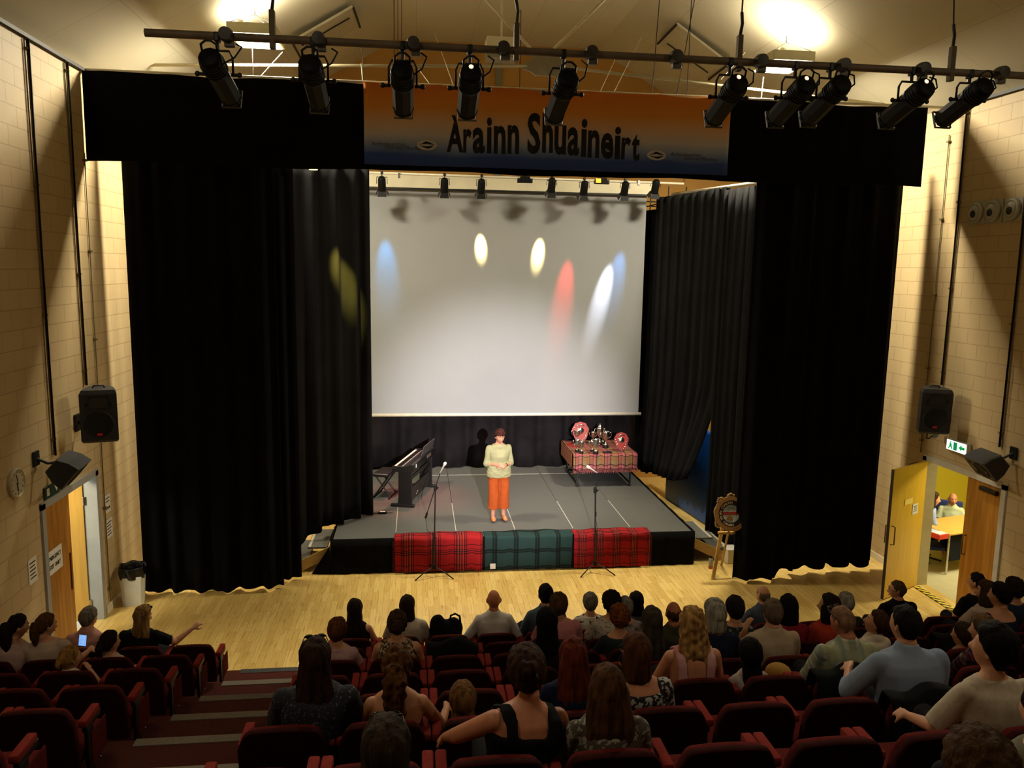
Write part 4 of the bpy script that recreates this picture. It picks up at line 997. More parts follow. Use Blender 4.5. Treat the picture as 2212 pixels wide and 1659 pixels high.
def hand(mb, wr, dr, nrm, s=1.0, curl=.5, right=True):
    """palm, four fingers and a thumb from wrist wr along dr, palm facing nrm"""
    dr = dr.normalized(); nrm = (nrm-dr*nrm.dot(dr)).normalized(); sd = dr.cross(nrm)*(1 if right else -1)
    pts = [wr, wr+dr*.03*s, wr+dr*.065*s, wr+dr*.09*s]
    rings = []
    for p, a, b in zip(pts, (.026, .034, .040, .036), (.020, .017, .015, .012)):
        rings.append([p+sd*(a*s*math.cos(2*PI*i/10))+nrm*(b*s*math.sin(2*PI*i/10)) for i in range(10)])
    mb.loft(rings)
    for k, (o, L, lift) in enumerate(((-.028, .062, 0), (-.009, .072, .05), (.010, .068, .02), (.028, .052, -.05))):
        p = wr+dr*.085*s+sd*o*s; ch = [p]; a = curl*.4
        for j in range(3):
            d = dr*math.cos(a)+nrm*math.sin(a)+sd*(o*1.2); ch.append(ch[-1]+d.normalized()*(L*s*(.42, .32, .26)[j])); a += curl
        mb.tube(ch, [.0095*s, .009*s, .0085*s, .007*s], 7)
    p = wr+dr*.028*s-sd*.030*s
    mb.tube([p, p+(dr*.6-sd*.7+nrm*.3).normalized()*.032*s, p+(dr*.8-sd*.5+nrm*.5).normalized()*.062*s, p+(dr*.9-sd*.3+nrm*.7).normalized()*.085*s], [.012*s, .0115*s, .010*s, .007*s], 7)

def ringset(mb, secs, Xv, Yv, grow=0.0, n=20, sq=.0):
    rings = []
    for p, rx, ry in secs:
        rr = []
        for i in range(n):
            a = 2*PI*i/n; c, s_ = math.cos(a), math.sin(a)
            rr.append(p+Xv*((rx+grow)*c)+Yv*((ry+grow)*s_))
        rings.append(rr)
    mb.loft(rings)
def limb(mb, pts, rad, n=12, endball=True):
    """tapered limb through joints with a few extra sections"""
    P, R_ = [], []
    for i in range(len(pts)-1):
        for k in range(4):
            t = k/4; P.append(pts[i].lerp(pts[i+1], t)); R_.append(rad[i]+(rad[i+1]-rad[i])*t)
    P.append(pts[-1]); R_.append(rad[-1])
    for i in range(len(pts) if endball else len(pts)-1): mb.ball(pts[i], rad[i], 10, 8)
    mb.tube(P, R_, n)

def figure(label, group=None, pose='sit', lf=-.10, ls=0.0, twist=0.0, hyaw=0.0, hpitch=0.0, hroll=0.0, w=1.0, bust=0.0, belly=0.0, female=True,
           armL=None, armR=None, legs=None, skinc='#c08a68', hair='short', hc='#2a1a10', hc2=None, hl=.4, hw=1.0, top='tee', topm=None, bot=None, shoe=None,
           face=False, vox=.011, tk=.90, sleeve=.75, neck=0.0, extras=(), seed=1, hl_back=.0, thk=None, curly=0.0, hands=(True, True), stand_h=None, shoesm=None, name='person', cat='person', curl=.55, headk=1.0, kid=False):
    """one person: skin body as a single surface, hair and clothes as children; local frame faces +y"""
    f = {}
    hipz = .40 if pose == 'sit' else .86
    if stand_h: hipz = stand_h
    hip = Vector((0, 0, hipz))
    u = Vector((math.sin(ls), math.sin(lf), math.sqrt(max(.05, 1-math.sin(ls)**2-math.sin(lf)**2)))).normalized()
    Xv = Vector((math.cos(twist), math.sin(twist), 0)); Xv = (Xv-u*Xv.dot(u)).normalized(); Yv = u.cross(Xv).normalized()
    P_ = lambda s: hip+u*(s*tk)+Yv*(-.015 if .1 < s < .5 else 0)
    base = [(-.07, .13, .10), (0, .168, .118+belly*.5), (.10, .160, .115+belly), (.20, .150, .108+belly*.8), (.31, .163, .112+bust), (.40, .178, .104+bust*.6), (.455, .170, .092), (.505, .138, .076), (.540, .088, .066), (.570, .058, .058), (.61, .053, .056)]
    if not female: base = [(s, rx*(1.0 if s < .15 else 1.07), ry) for s, rx, ry in base]
    secs = [(P_(s), rx*(w if s < .51 else 1), ry*(w if s < .51 else 1)) for s, rx, ry in base]
    skb = MB(); ringset(skb, secs, Xv, Yv)
    # head
    nt = P_(.605)+Vector((0, .012, 0))
    HS = (1.07 if pose == 'sit' else 1.0)*headk
    RH = Matrix.Rotation(hyaw, 3, 'Z') @ Matrix.Rotation(-hpitch, 3, 'X') @ Matrix.Rotation(hroll, 3, 'Y')
    HC = nt+RH @ Vector((0, .018, .088))
    T = lambda p: HC+RH @ (p*HS)
    limb(skb, [P_(.55), nt+Vector((0, .0, .01)), T(Vector((0, -.012, -.05)))], [.055, .050, .050], 12)
    head_mesh(skb, T)
    # arms
    sh = [P_(.448)+Xv*(sg*.160*w*(1.07 if not female else 1)) for sg in (-1, 1)]
    dflt = {'sit': [(-.25, .06, .17), (-.09, .27, .12)], 'stand': [(-.25, -.02, .18), (-.24, .03, -.07)]}[pose]
    arms = []
    for i, sg in enumerate((-1, 1)):
        spec_ = (armL, armR)[i] or [(sg*abs(dflt[0][0]), dflt[0][1], dflt[0][2]), (sg*abs(dflt[1][0]), dflt[1][1], dflt[1][2])]
        el = hip+Vector((spec_[0][0]*w if spec_ is None else spec_[0][0], spec_[0][1], spec_[0][2])); wr = hip+Vector(spec_[1])
        a = sh[i]; L1 = .27; el = a+(el-a).normalized()*L1; wr = el+(wr-el).normalized()*.235
        arms.append((a, el, wr))
        limb(skb, [a, el, wr], [.050*w, .039*w, .026], 12)
        nr = Vector(spec_[2]) if len(spec_) > 2 else Vector((-sg*.5, .1, -.8))
        if hands[i]: hand(skb, wr, wr-el, nr, 1.0, curl, sg > 0)
    # legs
    if legs is None:
        legs = [[(sg*.085, .03, .0), (sg*.11, .42, .03), (sg*.115, .38, -.33), (sg*.12, .52, -.37)] for sg in (-1, 1)] if pose == 'sit' else [[(sg*.085, .0, .0), (sg*.09, .025, -.40), (sg*.095, -.01, -.79), (sg*.105, .12, -.835)] for sg in (-1, 1)]
    lg = [[hip+Vector(p) for p in l] for l in legs]
    for l in lg: limb(skb, [l[0], l[1], l[2]], [.082*w, .056, .038], 12); limb(skb, [l[2]+Vector((0, 0, -.02)), (l[2]+l[3])/2+Vector((0, 0, -.018)), l[3]], [.036, .034, .026], 10)
    body = skb.build(name, skin(skinc), None, True); tag(body, label, cat, group)
    remesh_later(body, vox, None, 2)
    # trousers / skirt
    if bot is not None:
        bm_, blen, bgrow = bot
        tb_ = MB(); ringset(tb_, [(p, rx, ry) for p, rx, ry in secs[:3]], Xv, Yv, .016)
        for l in lg:
            e = l[1].lerp(l[2], cl(blen)); limb(tb_, [l[0], l[1], e], [.090*w+bgrow*.3, .064+bgrow, .050+bgrow*1.6], 14, False)
        remesh_later(tb_.build('trousers', bm_, body, True), vox*1.1, noise_post(.004, 14, seed), 2)
    if shoesm is not None:
        for l in lg:
            sb_ = MB(); d = (l[3]-l[2]); d.z = 0; d.normalize(); zf = min(l[2].z, l[3].z)-.034; sd = Vector((-d.y, d.x, 0)); o0 = Vector((l[2].x, l[2].y, zf))
            rings = []
            for t_, wd, ht in ((-.07, .020, .05), (-.055, .034, .075), (0, .036, .080), (.06, .040, .062), (.12, .044, .045), (.165, .036, .034), (.185, .018, .022)):
                c = o0+d*t_; rings.append([c+sd*(wd*math.cos(2*PI*i/14))+Vector((0, 0, max(0, ht/2+ht/2*math.sin(2*PI*i/14)*1.05))) for i in range(14)])
            sb_.loft(rings); o = sb_.build('shoe', shoesm, body, True); remesh_later(o, .008, None, 1)
    # top
    if top != 'none':
        tp = MB(); g = .014
        if top in ('tank', 'strapless', 'lowback'):
            cut = {'tank': .40, 'strapless': .36, 'lowback': .30}[top]
            ss = [(P_(s), rx*w, ry*w) for s, rx, ry in base if s <= cut]
            ringset(tp, ss, Xv, Yv, g)
            if top != 'strapless':
                for sg in (-1, 1):
                    q = [P_(cut-.05)+Xv*(sg*.10*w)-Yv*(.106*w), P_(.42)+Xv*(sg*.105*w)-Yv*(.098*w), P_(.475)+Xv*(sg*.108*w)-Yv*(.080*w), P_(.510)+Xv*(sg*.108*w)-Yv*(.040*w), P_(.522)+Xv*(sg*.106*w), P_(.48)+Xv*(sg*.108*w)+Yv*(.082*w), P_(.36)+Xv*(sg*.10*w)+Yv*(.12*w+bust*.7)]
                    rr = []
                    for j, p in enumerate(q):
                        tt = (q[min(j+1, len(q)-1)]-q[max(j-1, 0)]).normalized(); nn = tt.cross(Xv).normalized()
                        rr.append([p+Xv*(.040*math.cos(2*PI*i/10))+nn*(.015*math.sin(2*PI*i/10)) for i in range(10)])
                    tp.loft(rr)
        else:
            hi = .545-neck
            ss = [(P_(s), rx*(w if s < .51 else 1), ry*(w if s < .51 else 1)) for s, rx, ry in base if s <= hi]
            ringset(tp, ss, Xv, Yv, g)
            if top in ('collar', 'collarlong'):
                c0 = P_(.555); ringset(tp, [(P_(.520), .118, .084), (P_(.545), .092, .080), (c0+u*.012, .072, .070), (P_(.592), .066, .066)], Xv, Yv, .006)
            if sleeve > 0:
                for a, el, wr in arms:
                    pts = [a-(el-a)*.03, a.lerp(el, min(1, sleeve*1.0))] if sleeve <= 1 else [a-(el-a)*.03, el, el.lerp(wr, sleeve-1)]
                    rad = [.061*w, .060*w] if sleeve <= 1 else [.061*w, .055*w, .045*w]
                    limb(tp, pts, rad, 12, False)
        o = tp.build({'tank': 'tank_top', 'strapless': 'strapless_top', 'lowback': 'low_back_top', 'tee': 't_shirt', 'sleeveless': 'sleeveless_top', 'collar': 'shirt', 'collarlong': 'shirt', 'blouse': 'blouse', 'jumper': 'jumper'}.get(top, 'top'), topm, body, True)
        remesh_later(o, vox*1.1, noise_post(.011, 10, seed, (1, 1, .7)), 2)
    # hair
    hm = hairm(hc, hc2); hb = MB(); amp, scl, strc = .009, 34, (1, 1, .14)
    if hair != 'bald':
        if hair == 'balding': hair_cap(hb, T, thk or .003, nape=-.66, top_lo=.66, seed=seed)
        elif hair == 'buzz': hair_cap(hb, T, thk or .006, seed=seed)
        elif hair == 'short': hair_cap(hb, T, thk or .016, seed=seed)
        elif hair == 'curlyshort': hair_cap(hb, T, thk or .030, nape=-.6, seed=seed); amp, scl, strc = .013, 42, (1, 1, 1)
        elif hair == 'bob': hair_cap(hb, T, thk or .020, seed=seed); drape(hb, HC, hl if hl < .25 else .16, hw, 0)
        elif hair in ('long', 'longcurly'):
            hair_cap(hb, T, thk or .018, seed=seed); drape(hb, HC, hl, hw, hl_back)
            if hair == 'longcurly': amp, scl, strc = .016, 30, (1, 1, .7)
        elif hair == 'pony':
            hair_cap(hb, T, thk or .012, nape=-.55, seed=seed)
            a0 = T(Vector((0, -.092, .045))); q = [T(Vector((0, -.080, .030))), a0+Vector((0, -.030, .01)), a0+Vector((0, -.055, -.06)), a0+Vector((0, -.060, -hl*.6)), a0+Vector((.01, -.050, -hl))]
            hb.tube(q, [.024, .030*hw, .042*hw, .036*hw, .012], 10)
            if curly: amp, scl, strc = .014, 32, (1, 1, .7)
        elif hair == 'bun':
            hair_cap(hb, T, thk or .020, nape=-.55, seed=seed); hb.ball(T(Vector((.0, -.090, .060))), (.056*hw, .050*hw, .062*hw), 12, 8); amp, scl, strc = .010, 40, (1, 1, .5)
        if curly: amp *= curly
        ho = hb.build('hair', hm, body, True); remesh_later(ho, .009, noise_post(amp, scl, seed*3.1, strc), 2)
    # face
    if face:
        for sg in (-1, 1):
            e = MB().ball(T(Vector((sg*.029, .0735, .010))), (.0125, .010, .0085), 10, 8, RH).build('eye', M('eye_white', '#cfc6bb', .3) if 'eye_white' not in bpy.data.materials else bpy.data.materials['eye_white'], body, True)
            MB().ball(T(Vector((sg*.029, .0825, .010))), (.0055, .003, .0055), 8, 6, RH).build('iris', M('iris_dark', '#2b1d14', .3) if 'iris_dark' not in bpy.data.materials else bpy.data.materials['iris_dark'], e, True)
            MB().tube([T(Vector((sg*.014, .090, .029))), T(Vector((sg*.030, .087, .034))), T(Vector((sg*.046, .075, .028)))], [.003, .0035, .002], 6).build('eyebrow', hm, body, True)
        lips = M('lips', '#a8564c', .45) if 'lips' not in bpy.data.materials else bpy.data.materials['lips']
        MB().tube([T(Vector((x, .0915-abs(x)*.45, -.064-.003*(1-abs(x)/.022)))) for x in (-.022, -.011, 0, .011, .022)], [.002, .0055, .006, .0055, .002], 7).build('mouth', lips, body, True)
    f.update(body=body, T=T, HC=HC, RH=RH, P=P_, Xv=Xv, Yv=Yv, arms=arms, hip=hip)
    for ex in extras: ex(f)
    f['top'] = T(Vector((0, -.01, .116+(.0 if hair == 'bald' else (thk or .018)))))
    return f
glass_black = M('black_spectacle_frame', '#111010', .3)
lens_dark = M('dark_lens', '#0c0c0e', .15)
def glasses(kind='specs'):
    def fn(f):
        T = f['T']; up = kind == 'head'
        y, z = (.062, .112) if up else (.092, .012)
        fr = MB()
        for sg in (-1, 1):
            c = Vector((sg*.033, y, z)); k = []
            for i in range(13):
                a = 2*PI*i/12; k.append(T(c+Vector((.027*math.cos(a), (-.010*math.sin(a) if up else -.12*abs(.0)), .020*math.sin(a)*(.6 if up else 1)))))
            fr.tube(k, .0028, 5)
            if up: q = [T(Vector((sg*.060, y-.004, z-.002))), T(Vector((sg*.088, .0, .060))), T(Vector((sg*.084, -.045, .020)))]
            else: q = [T(Vector((sg*.060, y-.006, z+.004))), T(Vector((sg*.080, .04, .012))), T(Vector((sg*.080, -.02, .012)))]
            fr.tube(q, .0035, 5)
        fr.tube([T(Vector((-.008, y+.002, z))), T(Vector((.008, y+.002, z)))], .0028, 5)
        o = fr.build('sunglasses' if up else 'glasses', glass_black, f['body'], True)
        if up:
            for sg in (-1, 1): MB().ball(T(Vector((sg*.033, y+.002, z))), (.026, .006, .014), 10, 6, f['RH'] @ rotm(-.6, 0, 0)).build('lens', lens_dark, o, True)
    return fn
def hairclip(f):
    T = f['T']; MB().tube([T(Vector((.03, -.135, .07))), T(Vector((.035, -.15, .04))), T(Vector((.035, -.14, .0)))], [.005, .008, .004], 6).build('hair_clip', lens_dark, f['body'], True)
def necklace(col):
    def fn(f):
        P = f['P']; p = [P(.55)+f['Xv']*(.075*math.sin(a))+f['Yv']*(.070*math.cos(a))-Vector((0, 0, .055*max(0, math.cos(a))**2)) for a in [2*PI*i/24 for i in range(25)]]
        MB().tube(p, .004, 5).ball(P(.515)+f['Yv']*.098-Vector((0, 0, .03)), .012, 8, 6).build('necklace', col, f['body'], True)
    return fn
# ------------------------------------------------------------------ the speaker on the stage
lime = fab('#8c8c69', None); orange = fab('#96441a', None, 10); shoe_o = M('orange_leather', '#c8642e', .4, var=.1, vscale=20)
def wristband(f):
    a, el, wr = f['arms'][0]; d = (wr-el).normalized(); MB().tube([wr-d*.02, wr+d*.012], .029, 12).build('wristwatch', M('dark_watch_strap', '#2b1a14', .4), f['body'], True)
wm = figure('person standing on the stage in a lime green jumper and orange cropped trousers, hands clasped', pose='stand', stand_h=.885, lf=-.02, w=1.06, bust=.04, belly=.03,
            armL=[(-.215, -.02, .15), (-.05, .235, .15), (.8, -.2, -.3)], armR=[(.215, -.02, .15), (.045, .235, .165), (-.8, -.2, -.3)],
            skinc='#b27f64', headk=1.05, hair='short', hc='#2b1410', hc2='#3a1c16', thk=.024, hyaw=.10, hpitch=.20, top='jumper', topm=lime, sleeve=1.45, neck=.0, bot=(orange, .70, .030), shoesm=shoe_o,
            face=True, vox=.0075, seed=4, extras=(necklace(M('coral_necklace', '#d0703c', .4)), wristband), curl=.9)
b = wm['body']; k = 1.0
b.location = onZ(1076, 1124, ST); b.location.z = ST+.02; b.rotation_euler = (0, 0, PI+.10)
# jumper hem hangs below the waist
hb_ = MB(); ringset(hb_, [(wm['P'](-.10), .205, .165), (wm['P'](-.02), .208, .178), (wm['P'](.10), .195, .175), (wm['P'](.2), .180, .160)], wm['Xv'], wm['Yv'], .012, 28)
remesh_later(hb_.build('jumper_hem', lime, b, True), .009, noise_post(.008, 16, 2, (1, 1, 2.2)), 2)
fr_ = MB()
for i in range(13):
    x = -.058+.116*i/12; p = [wm['T'](Vector((x, .062-abs(x)*.35, .098))), wm['T'](Vector((x*1.12, .100-abs(x)*.55, .070))), wm['T'](Vector((x*1.2+.006, .101-abs(x)*.6, .040+.010*math.sin(i*2.3))))]
    fr_.tube(p, [.009, .009, .003], 6)
remesh_later(fr_.build('fringe', hairm('#2b1410', '#3a1c16'), b, True), .005, None, 1)

# ------------------------------------------------------------------ digital piano and bench
pn = thing('digital_piano', 'black digital piano on its stand at the left of the stage', 'piano')
pA, pB = Vector((-.23, 14.55, ST)), Vector((.20, 16.05, ST))
dv = (pB-pA); Lp = dv.length; dv.normalize(); pn.location = pA; pn.rotation_euler = (0, 0, math.atan2(dv.y, dv.x)); 
# local x runs along the piano, +y is the key side (stage left rear)
blk = M('satin_black_piano', '#131110', .35, var=.1); ivory = M('ivory_keys', '#e6ded2', .35)
for x in (.06, Lp-.06):
    MB().rbox((x, .0, .36), (.045, .26, .66), .008).build('side_panel', blk, pn)
    MB().rbox((x, .05, .03), (.07, .46, .05), .012).build('foot', blk, pn)
MB().rbox((Lp/2, -.09, .24), (Lp-.16, .025, .26), .005).build('rear_panel', blk, pn)
MB().rbox((Lp/2, -.06, .52), (Lp-.16, .03, .08), .005).build('rear_rail', blk, pn)
cs = MB(); cs.prism([(0, -.17, .68), (0, .24, .68), (0, .24, .74), (0, .06, .765), (0, -.13, .83), (0, -.17, .82)], (Lp, 0, 0)); cs.build('case', blk, pn)
kb_ = MB(); n_k = 52
for i in range(n_k):
    x0 = .08+(Lp-.16)*i/n_k; kb_.span((x0+.0008, .075, .745), (x0+(Lp-.16)/n_k-.0008, .225, .772))
ko = kb_.build('keyboard', ivory, pn)
bk = MB()
for i in range(n_k):
    if i % 7 not in (2, 6):
        x0 = .08+(Lp-.16)*(i+1)/n_k; bk.span((x0-.006, .075, .77), (x0+.006, .165, .786))
bk.build('black_keys', plastic_black, ko)
MB().span((.0, .02, .765), (.045, .24, .785)).span((Lp-.045, .02, .765), (Lp, .24, .785)).build('cheek_block', blk, pn)
MB().prism([(Lp*.45, -.12, .83), (Lp*.98, -.12, .83), (Lp*.98, -.17, 1.02), (Lp*.45, -.17, 1.02)], (0, -.012, 0)).build('music_rest', M('grey_music_rest', '#4c4848', .3), pn)
MB().span((.18, -.176, .735), (.22, -.170, .80)).build('white_badge', white_paper, pn)
MB().span((Lp*.62, -.176, .73), (Lp*.80, -.170, .79)).build('socket_panel', M('grey_socket_panel', '#5b504c', .4), pn)
MB().tube([(Lp*.7, -.18, .74), (Lp*.68, -.20, .5), (Lp*.55, -.14, .2), (Lp*.4, -.15, .05)], .006, 6).build('cable', plastic_black, pn, True)
lm = MB()
for i in range(3): lm.ball((Lp*.28+.05*i, -.105, .16+.012*i), .012, 8, 6)
lm.build('pedal_button', chrome, pn, True)
bn = thing('piano_bench', 'black folding piano bench on crossed legs behind the piano', 'bench', (-.62, 15.42, ST), math.atan2(dv.y, dv.x))
MB().rbox((0, 0, .47), (.58, .32, .07), .03, 3).build('seat', M('black_vinyl_seat', '#151313', .4, var=.1), bn)
for sx in (-.2, .2):
    lb = MB()
    lb.cyl((sx, -.14, .44), (sx, .16, .02), .016, n=8).cyl((sx+.03*(1 if sx < 0 else -1), .14, .44), (sx+.03*(1 if sx < 0 else -1), -.16, .02), .016, n=8); lb.build('cross_legs', steel_dark, bn)
for y in (-.16, .16): MB().rbox((0, y, .018), (.54, .035, .035), .008).build('foot_bar', steel_dark, bn)
t = thing('power_adapter', 'small black power adapter with a white label on the stage floor by the curtain', 'adapter', (-.62, 14.22, ST))
MB().rbox((0, 0, .022), (.15, .07, .04), .012).build('case', plastic_black, t); MB().span((-.05, -.03, .0415), (.05, .015, .0435)).build('label_sticker', white_paper, t)
MB().tube([(-.07, 0, .02), (-.16, .01, .006), (-.26, -.02, .006)], .006, 6).tube([(.07, 0, .02), (.14, .02, .006), (.18, .03, .01)], .006, 6).build('cable', plastic_black, t, True)

# ------------------------------------------------------------------ microphones on stands
mic_sil = M('silver_microphone', '#b9b6ae', .35, .6)
def mic_stand(label, base, clutch, boom, legs_a, cap):
    t = thing('microphone_stand', label, 'microphone stand', (base[0], base[1], 0))
    ck = Vector(clutch)-Vector((base[0], base[1], 0))
    MB().cyl((0, 0, .16), ck, .011, n=8).cyl((0, 0, .16), (0, 0, .75), .015, n=8).build('pole', steel_dark, t)
    MB().lathe([(0, .13), (.03, .13), (.03, .20), (0, .21)], (0, 0, 0), 10).build('hub', plastic_black, t)
    for a in legs_a: MB().tube([(0, 0, .17), (.16*math.cos(a), .16*math.sin(a), .12), (.36*math.cos(a), .36*math.sin(a), .012)], .010, 6).build('leg', steel_dark, t, True)
    MB().rbox(ck, (.05, .05, .10), .012).ball(ck+Vector((.035, -.02, 0)), .018, 8, 6).build('clutch', plastic_black, t)
    p0, p1 = [Vector(p)-Vector((base[0], base[1], 0)) for p in boom]
    MB().cyl(p0, p1, .008, n=8).build('boom', steel_dark, t)
    MB().cyl(p0, p0+(p1-p0).normalized()*.09, .017, n=8).build('counterweight', plastic_black, t)
    tag(MB().tube([p0+t.location, p0+t.location+Vector((.03, -.02, -.2)), Vector((base[0]+.05, base[1]+.05, .63))], .004, 5).build('microphone_cable', plastic_black, None, True), cap[2], 'cable') if cap[2] else None
    d = cap[0]
    m = thing('microphone', cap[1], 'microphone', p1+t.location)
    d = Vector(d).normalized()
    MB().tube([-d*.02, d*.06, d*.12, d*.14], [.010, .013, .016, .020], 12).build('handle', mic_sil, m, True)
    MB().tube([d*.135, d*.15, d*.175, d*.195], [.021, .026, .026, .012], 14).build('grille', M('pale_mic_grille' + str(len(bpy.data.materials)), '#d4d2cb', .5, .4, bump=.5, bscale=400), m, True)
    return t
mic_stand('black boom microphone stand in front of the left red tartan blanket', (.28, 12.66), (.30, 12.70, 1.50), ((.14, 12.72, .98), (.38, 12.74, 1.74)), (-2.6, -.5, 1.9), ((.45, .05, .85), 'silver microphone tipped upward on the left boom stand', 'thin black cable trailing from the left microphone stand over the stage edge'))
mic_stand('black boom microphone stand in front of the right red tartan blanket', (2.98, 12.62), (2.95, 12.66, 1.42), ((2.98, 12.70, .95), (2.95, 12.62, 1.74)), (-2.5, -.55, 1.7), ((-.80, .1, .50), 'silver microphone tipped to the left on the right boom stand', 'thin black cable hanging from the right microphone stand'))

# ------------------------------------------------------------------ trophy table
tt = thing('folding_table', 'black-framed table under a tartan cloth at the right rear of the stage', 'table', (3.85, 16.36, ST))
MB().rbox((0, 0, .69), (1.26, 1.30, .03), .006).build('tabletop', blk, tt)
for sx in (-.56, .56):
    for sy in (-.56, .56): MB().rbox((sx, sy, .34), (.035, .035, .68), .005).build('leg', steel_dark, tt)
    MB().span((sx-.015, -.54, .06), (sx+.015, .54, .085)).build('leg_stretcher', steel_dark, tt)
MB().span((-.56, .53, .06), (.56, .56, .09)).build('rear_stretcher', steel_dark, tt)
ROSE = [(0, '#9a4c50'), (.12, '#7a3a44'), (.2, '#a8807a'), (.26, '#9a4c50'), (.36, '#17110f'), (.42, '#7d6a48'), (.66, '#8a5a3c'), (.84, '#7d6a48'), (.90, '#201815'), (.95, '#a85a58')]
rose_t = tartan('rose_and_ochre_tartan', ROSE, ROSE, .30, .34)
def cloth(u, v):
    W = 1.34; x = (u-.5)*W; s = v*1.65
    if s < .34: y = -.665-.012*math.sin(u*40); z = .715-.34+s; x *= 1+.02*math.sin(u*9)
    else: y = -.66+(s-.34); z = .718+.004*math.sin(u*13+v*9)
    return (x, y, z)
tcl = thing('tartan_tablecloth', 'fringed rose and ochre tartan cloth over the trophy table', 'tablecloth', (3.85, 16.36, ST))
MB().grid(cloth, 50, 30).build('cloth', rose_t, tcl, True, solid=.008)
fg = MB()
for i in range(56): fg.box(((i/55-.5)*1.33, -.665-.012*math.sin(i/55*40), .355+.01*math.sin(i*3)), (.012, .006, .06))
fg.build('fringe', M('rose_fringe', '#8f4a48', .95), tcl)
MB().span((-.69, -.60, .42), (-.685, .62, .715)).build('side_drop', rose_t, tcl)
TZ = ST+.725
silver = M('polished_silver', '#d4d2cc', .16, 1.0, var=.05, vscale=10); woodred = M('red_mahogany_shield', '#8e2a22', .35, var=.15, vscale=12); basew = M('dark_plinth', '#17100d', .35)
def cup(x, y, h, label, handles=True, wide=1.0, lid=False):
    t = thing('trophy_cup', label, 'trophy', (x, y, TZ), 0, 'silver cups on the trophy table')
    r = h*.20*wide
    MB().lathe([(0, 0), (r*.95, 0), (r*.95, h*.16), (r*.85, h*.17), (0, h*.17)], (0, 0, 0), 16).build('plinth', basew, t, 'auto')
    MB().lathe([(0, h*.17), (r*.75, h*.17), (r*.65, h*.20), (r*.2, h*.26), (r*.14, h*.38), (r*.25, h*.45), (r*.75, h*.56), (r*.98, h*.74), (r*.92, h*.92), (r*1.08, h), (r*.95, h), (r*.8, h*.9), (0, h*.6)], (0, 0, 0), 18).build('cup_bowl', silver, t, True)
    if handles:
        for sx in (-1, 1): MB().tube([(sx*r*.95, 0, h*.88), (sx*r*1.6, 0, h*.96), (sx*r*1.75, 0, h*.78), (sx*r*1.2, 0, h*.62), (sx*r*.75, 0, h*.58)], h*.022, 6).build('handle', silver, t, True)
    if lid: MB().lathe([(r*1.0, h), (r*.6, h*1.10), (r*.12, h*1.15), (r*.18, h*1.2), (0, h*1.24)], (0, 0, 0), 16).build('lid', silver, t, True)
def tp(px, py, h0=0.0): q = onZ(px, py, TZ+h0); return q.x, q.y
cups = [(1247, 976, .26, 'small two-handled cup at the front left of the trophy table', True, 1.0, False), (1256, 979, .25, 'small silver cup with a dark plinth beside the leftmost front cup', False, .9, False), (1246, 958, .30, 'broad two-handled bowl cup behind on the left of the trophy table', True, 1.25, False),
        (1279, 975, .22, 'small silver cup just below the large shield', True, .9, False), (1287, 980, .31, 'tall flared two-handled cup at the centre front of the trophy table', True, .95, False), (1281, 958, .26, 'silver cup standing directly in front of the large shield', True, 1.0, False),
        (1295, 961, .38, 'tall lidded cup right behind the centre of the trophy table', True, .9, True), (1308, 967, .35, 'two-handled cup on a long stem right of centre on the trophy table', True, 1.0, False), (1302, 958, .28, 'small cup at the rear right of the silver group', True, 1.0, False)]
for px, py, h, lab, hd, wd, ld in cups: cup(*tp(px, py), h, lab, hd, wd, ld)
def shield(x, y, h, lean, label):
    t = thing('trophy_shield', label, 'trophy', (x, y, TZ), 0, 'shields on the trophy table'); t.rotation_euler = (-lean, 0, 0)
    out = [(0, 0), (.14, .10), (.27, .26), (.36, .50), (.385, .68), (.31, .80), (.24, .92), (0, 1.0), (-.24, .92), (-.31, .80), (-.385, .68), (-.36, .50), (-.27, .26), (-.14, .10)]
    MB().prism([(a*h, -.012, b*h+.004) for a, b in out], (0, .022, 0)).build('board', woodred, t)
    MB().lathe([(0, 0), (.16*h, 0), (.15*h, .008), (.10*h, .014), (0, .016)], (0, -.012, .60*h), 20, Matrix.Rotation(PI/2, 3, 'X')).build('centre_disc', silver, t, True)
    for i in range(11):
        a, b2 = [(-.30, .70), (-.30, .58), (-.28, .46), (-.23, .34), (-.165, .22), (-.085, .125), (0, .07), (.085, .125), (.165, .22), (.23, .34), (.28, .46)][i]
        MB().lathe([(0, 0), (.042*h, 0), (.03*h, .008), (0, .009)], (a*h, -.012, b2*h+.03*h), 10, Matrix.Rotation(PI/2, 3, 'X')).build('winner_boss', silver, t, True)
    MB().tube([(h*.2*math.cos(a), -.016, h*(.76+.11*math.sin(a))) for a in [PI*.15+PI*.7*k/8 for k in range(9)]], [.004]+[.012]*7+[.004], 6).build('scroll', silver, t, True)
x, y = tp(1272, 965); shield(3.52, 16.62, .48, .22, 'large red shield trophy leaning among the silver cups')
x, y = tp(1341, 976); shield(x+.02, y+.02, .40, .2, 'red shield trophy standing alone at the right end of the trophy table')
x, y = tp(1226, 958); t = thing('trophy_shield', 'red shield trophy lying flat at the left corner of the trophy table', 'trophy', (3.36, 16.45, TZ), .5, 'shields on the trophy table')
MB().prism([(0, -.2, .0), (.10, -.1, 0), (.13, .06, 0), (.10, .16, 0), (0, .2, 0), (-.10, .16, 0), (-.13, .06, 0), (-.10, -.1, 0)], (0, 0, .022)).build('board', woodred, t)
MB().lathe([(0, .022), (.06, .022), (.05, .03), (0, .034)], (0, .03, 0), 16).build('centre_disc', silver, t, True)
x, y = tp(1312, 978); t = thing('plaque', 'small dark plaque with a silver plate lying on the trophy table', 'plaque', (x, y, TZ), .1)
MB().rbox((0, 0, .012), (.18, .11, .022), .005).build('base', basew, t); MB().rbox((0, 0, .026), (.13, .07, .006), .002).build('plate', silver, t)
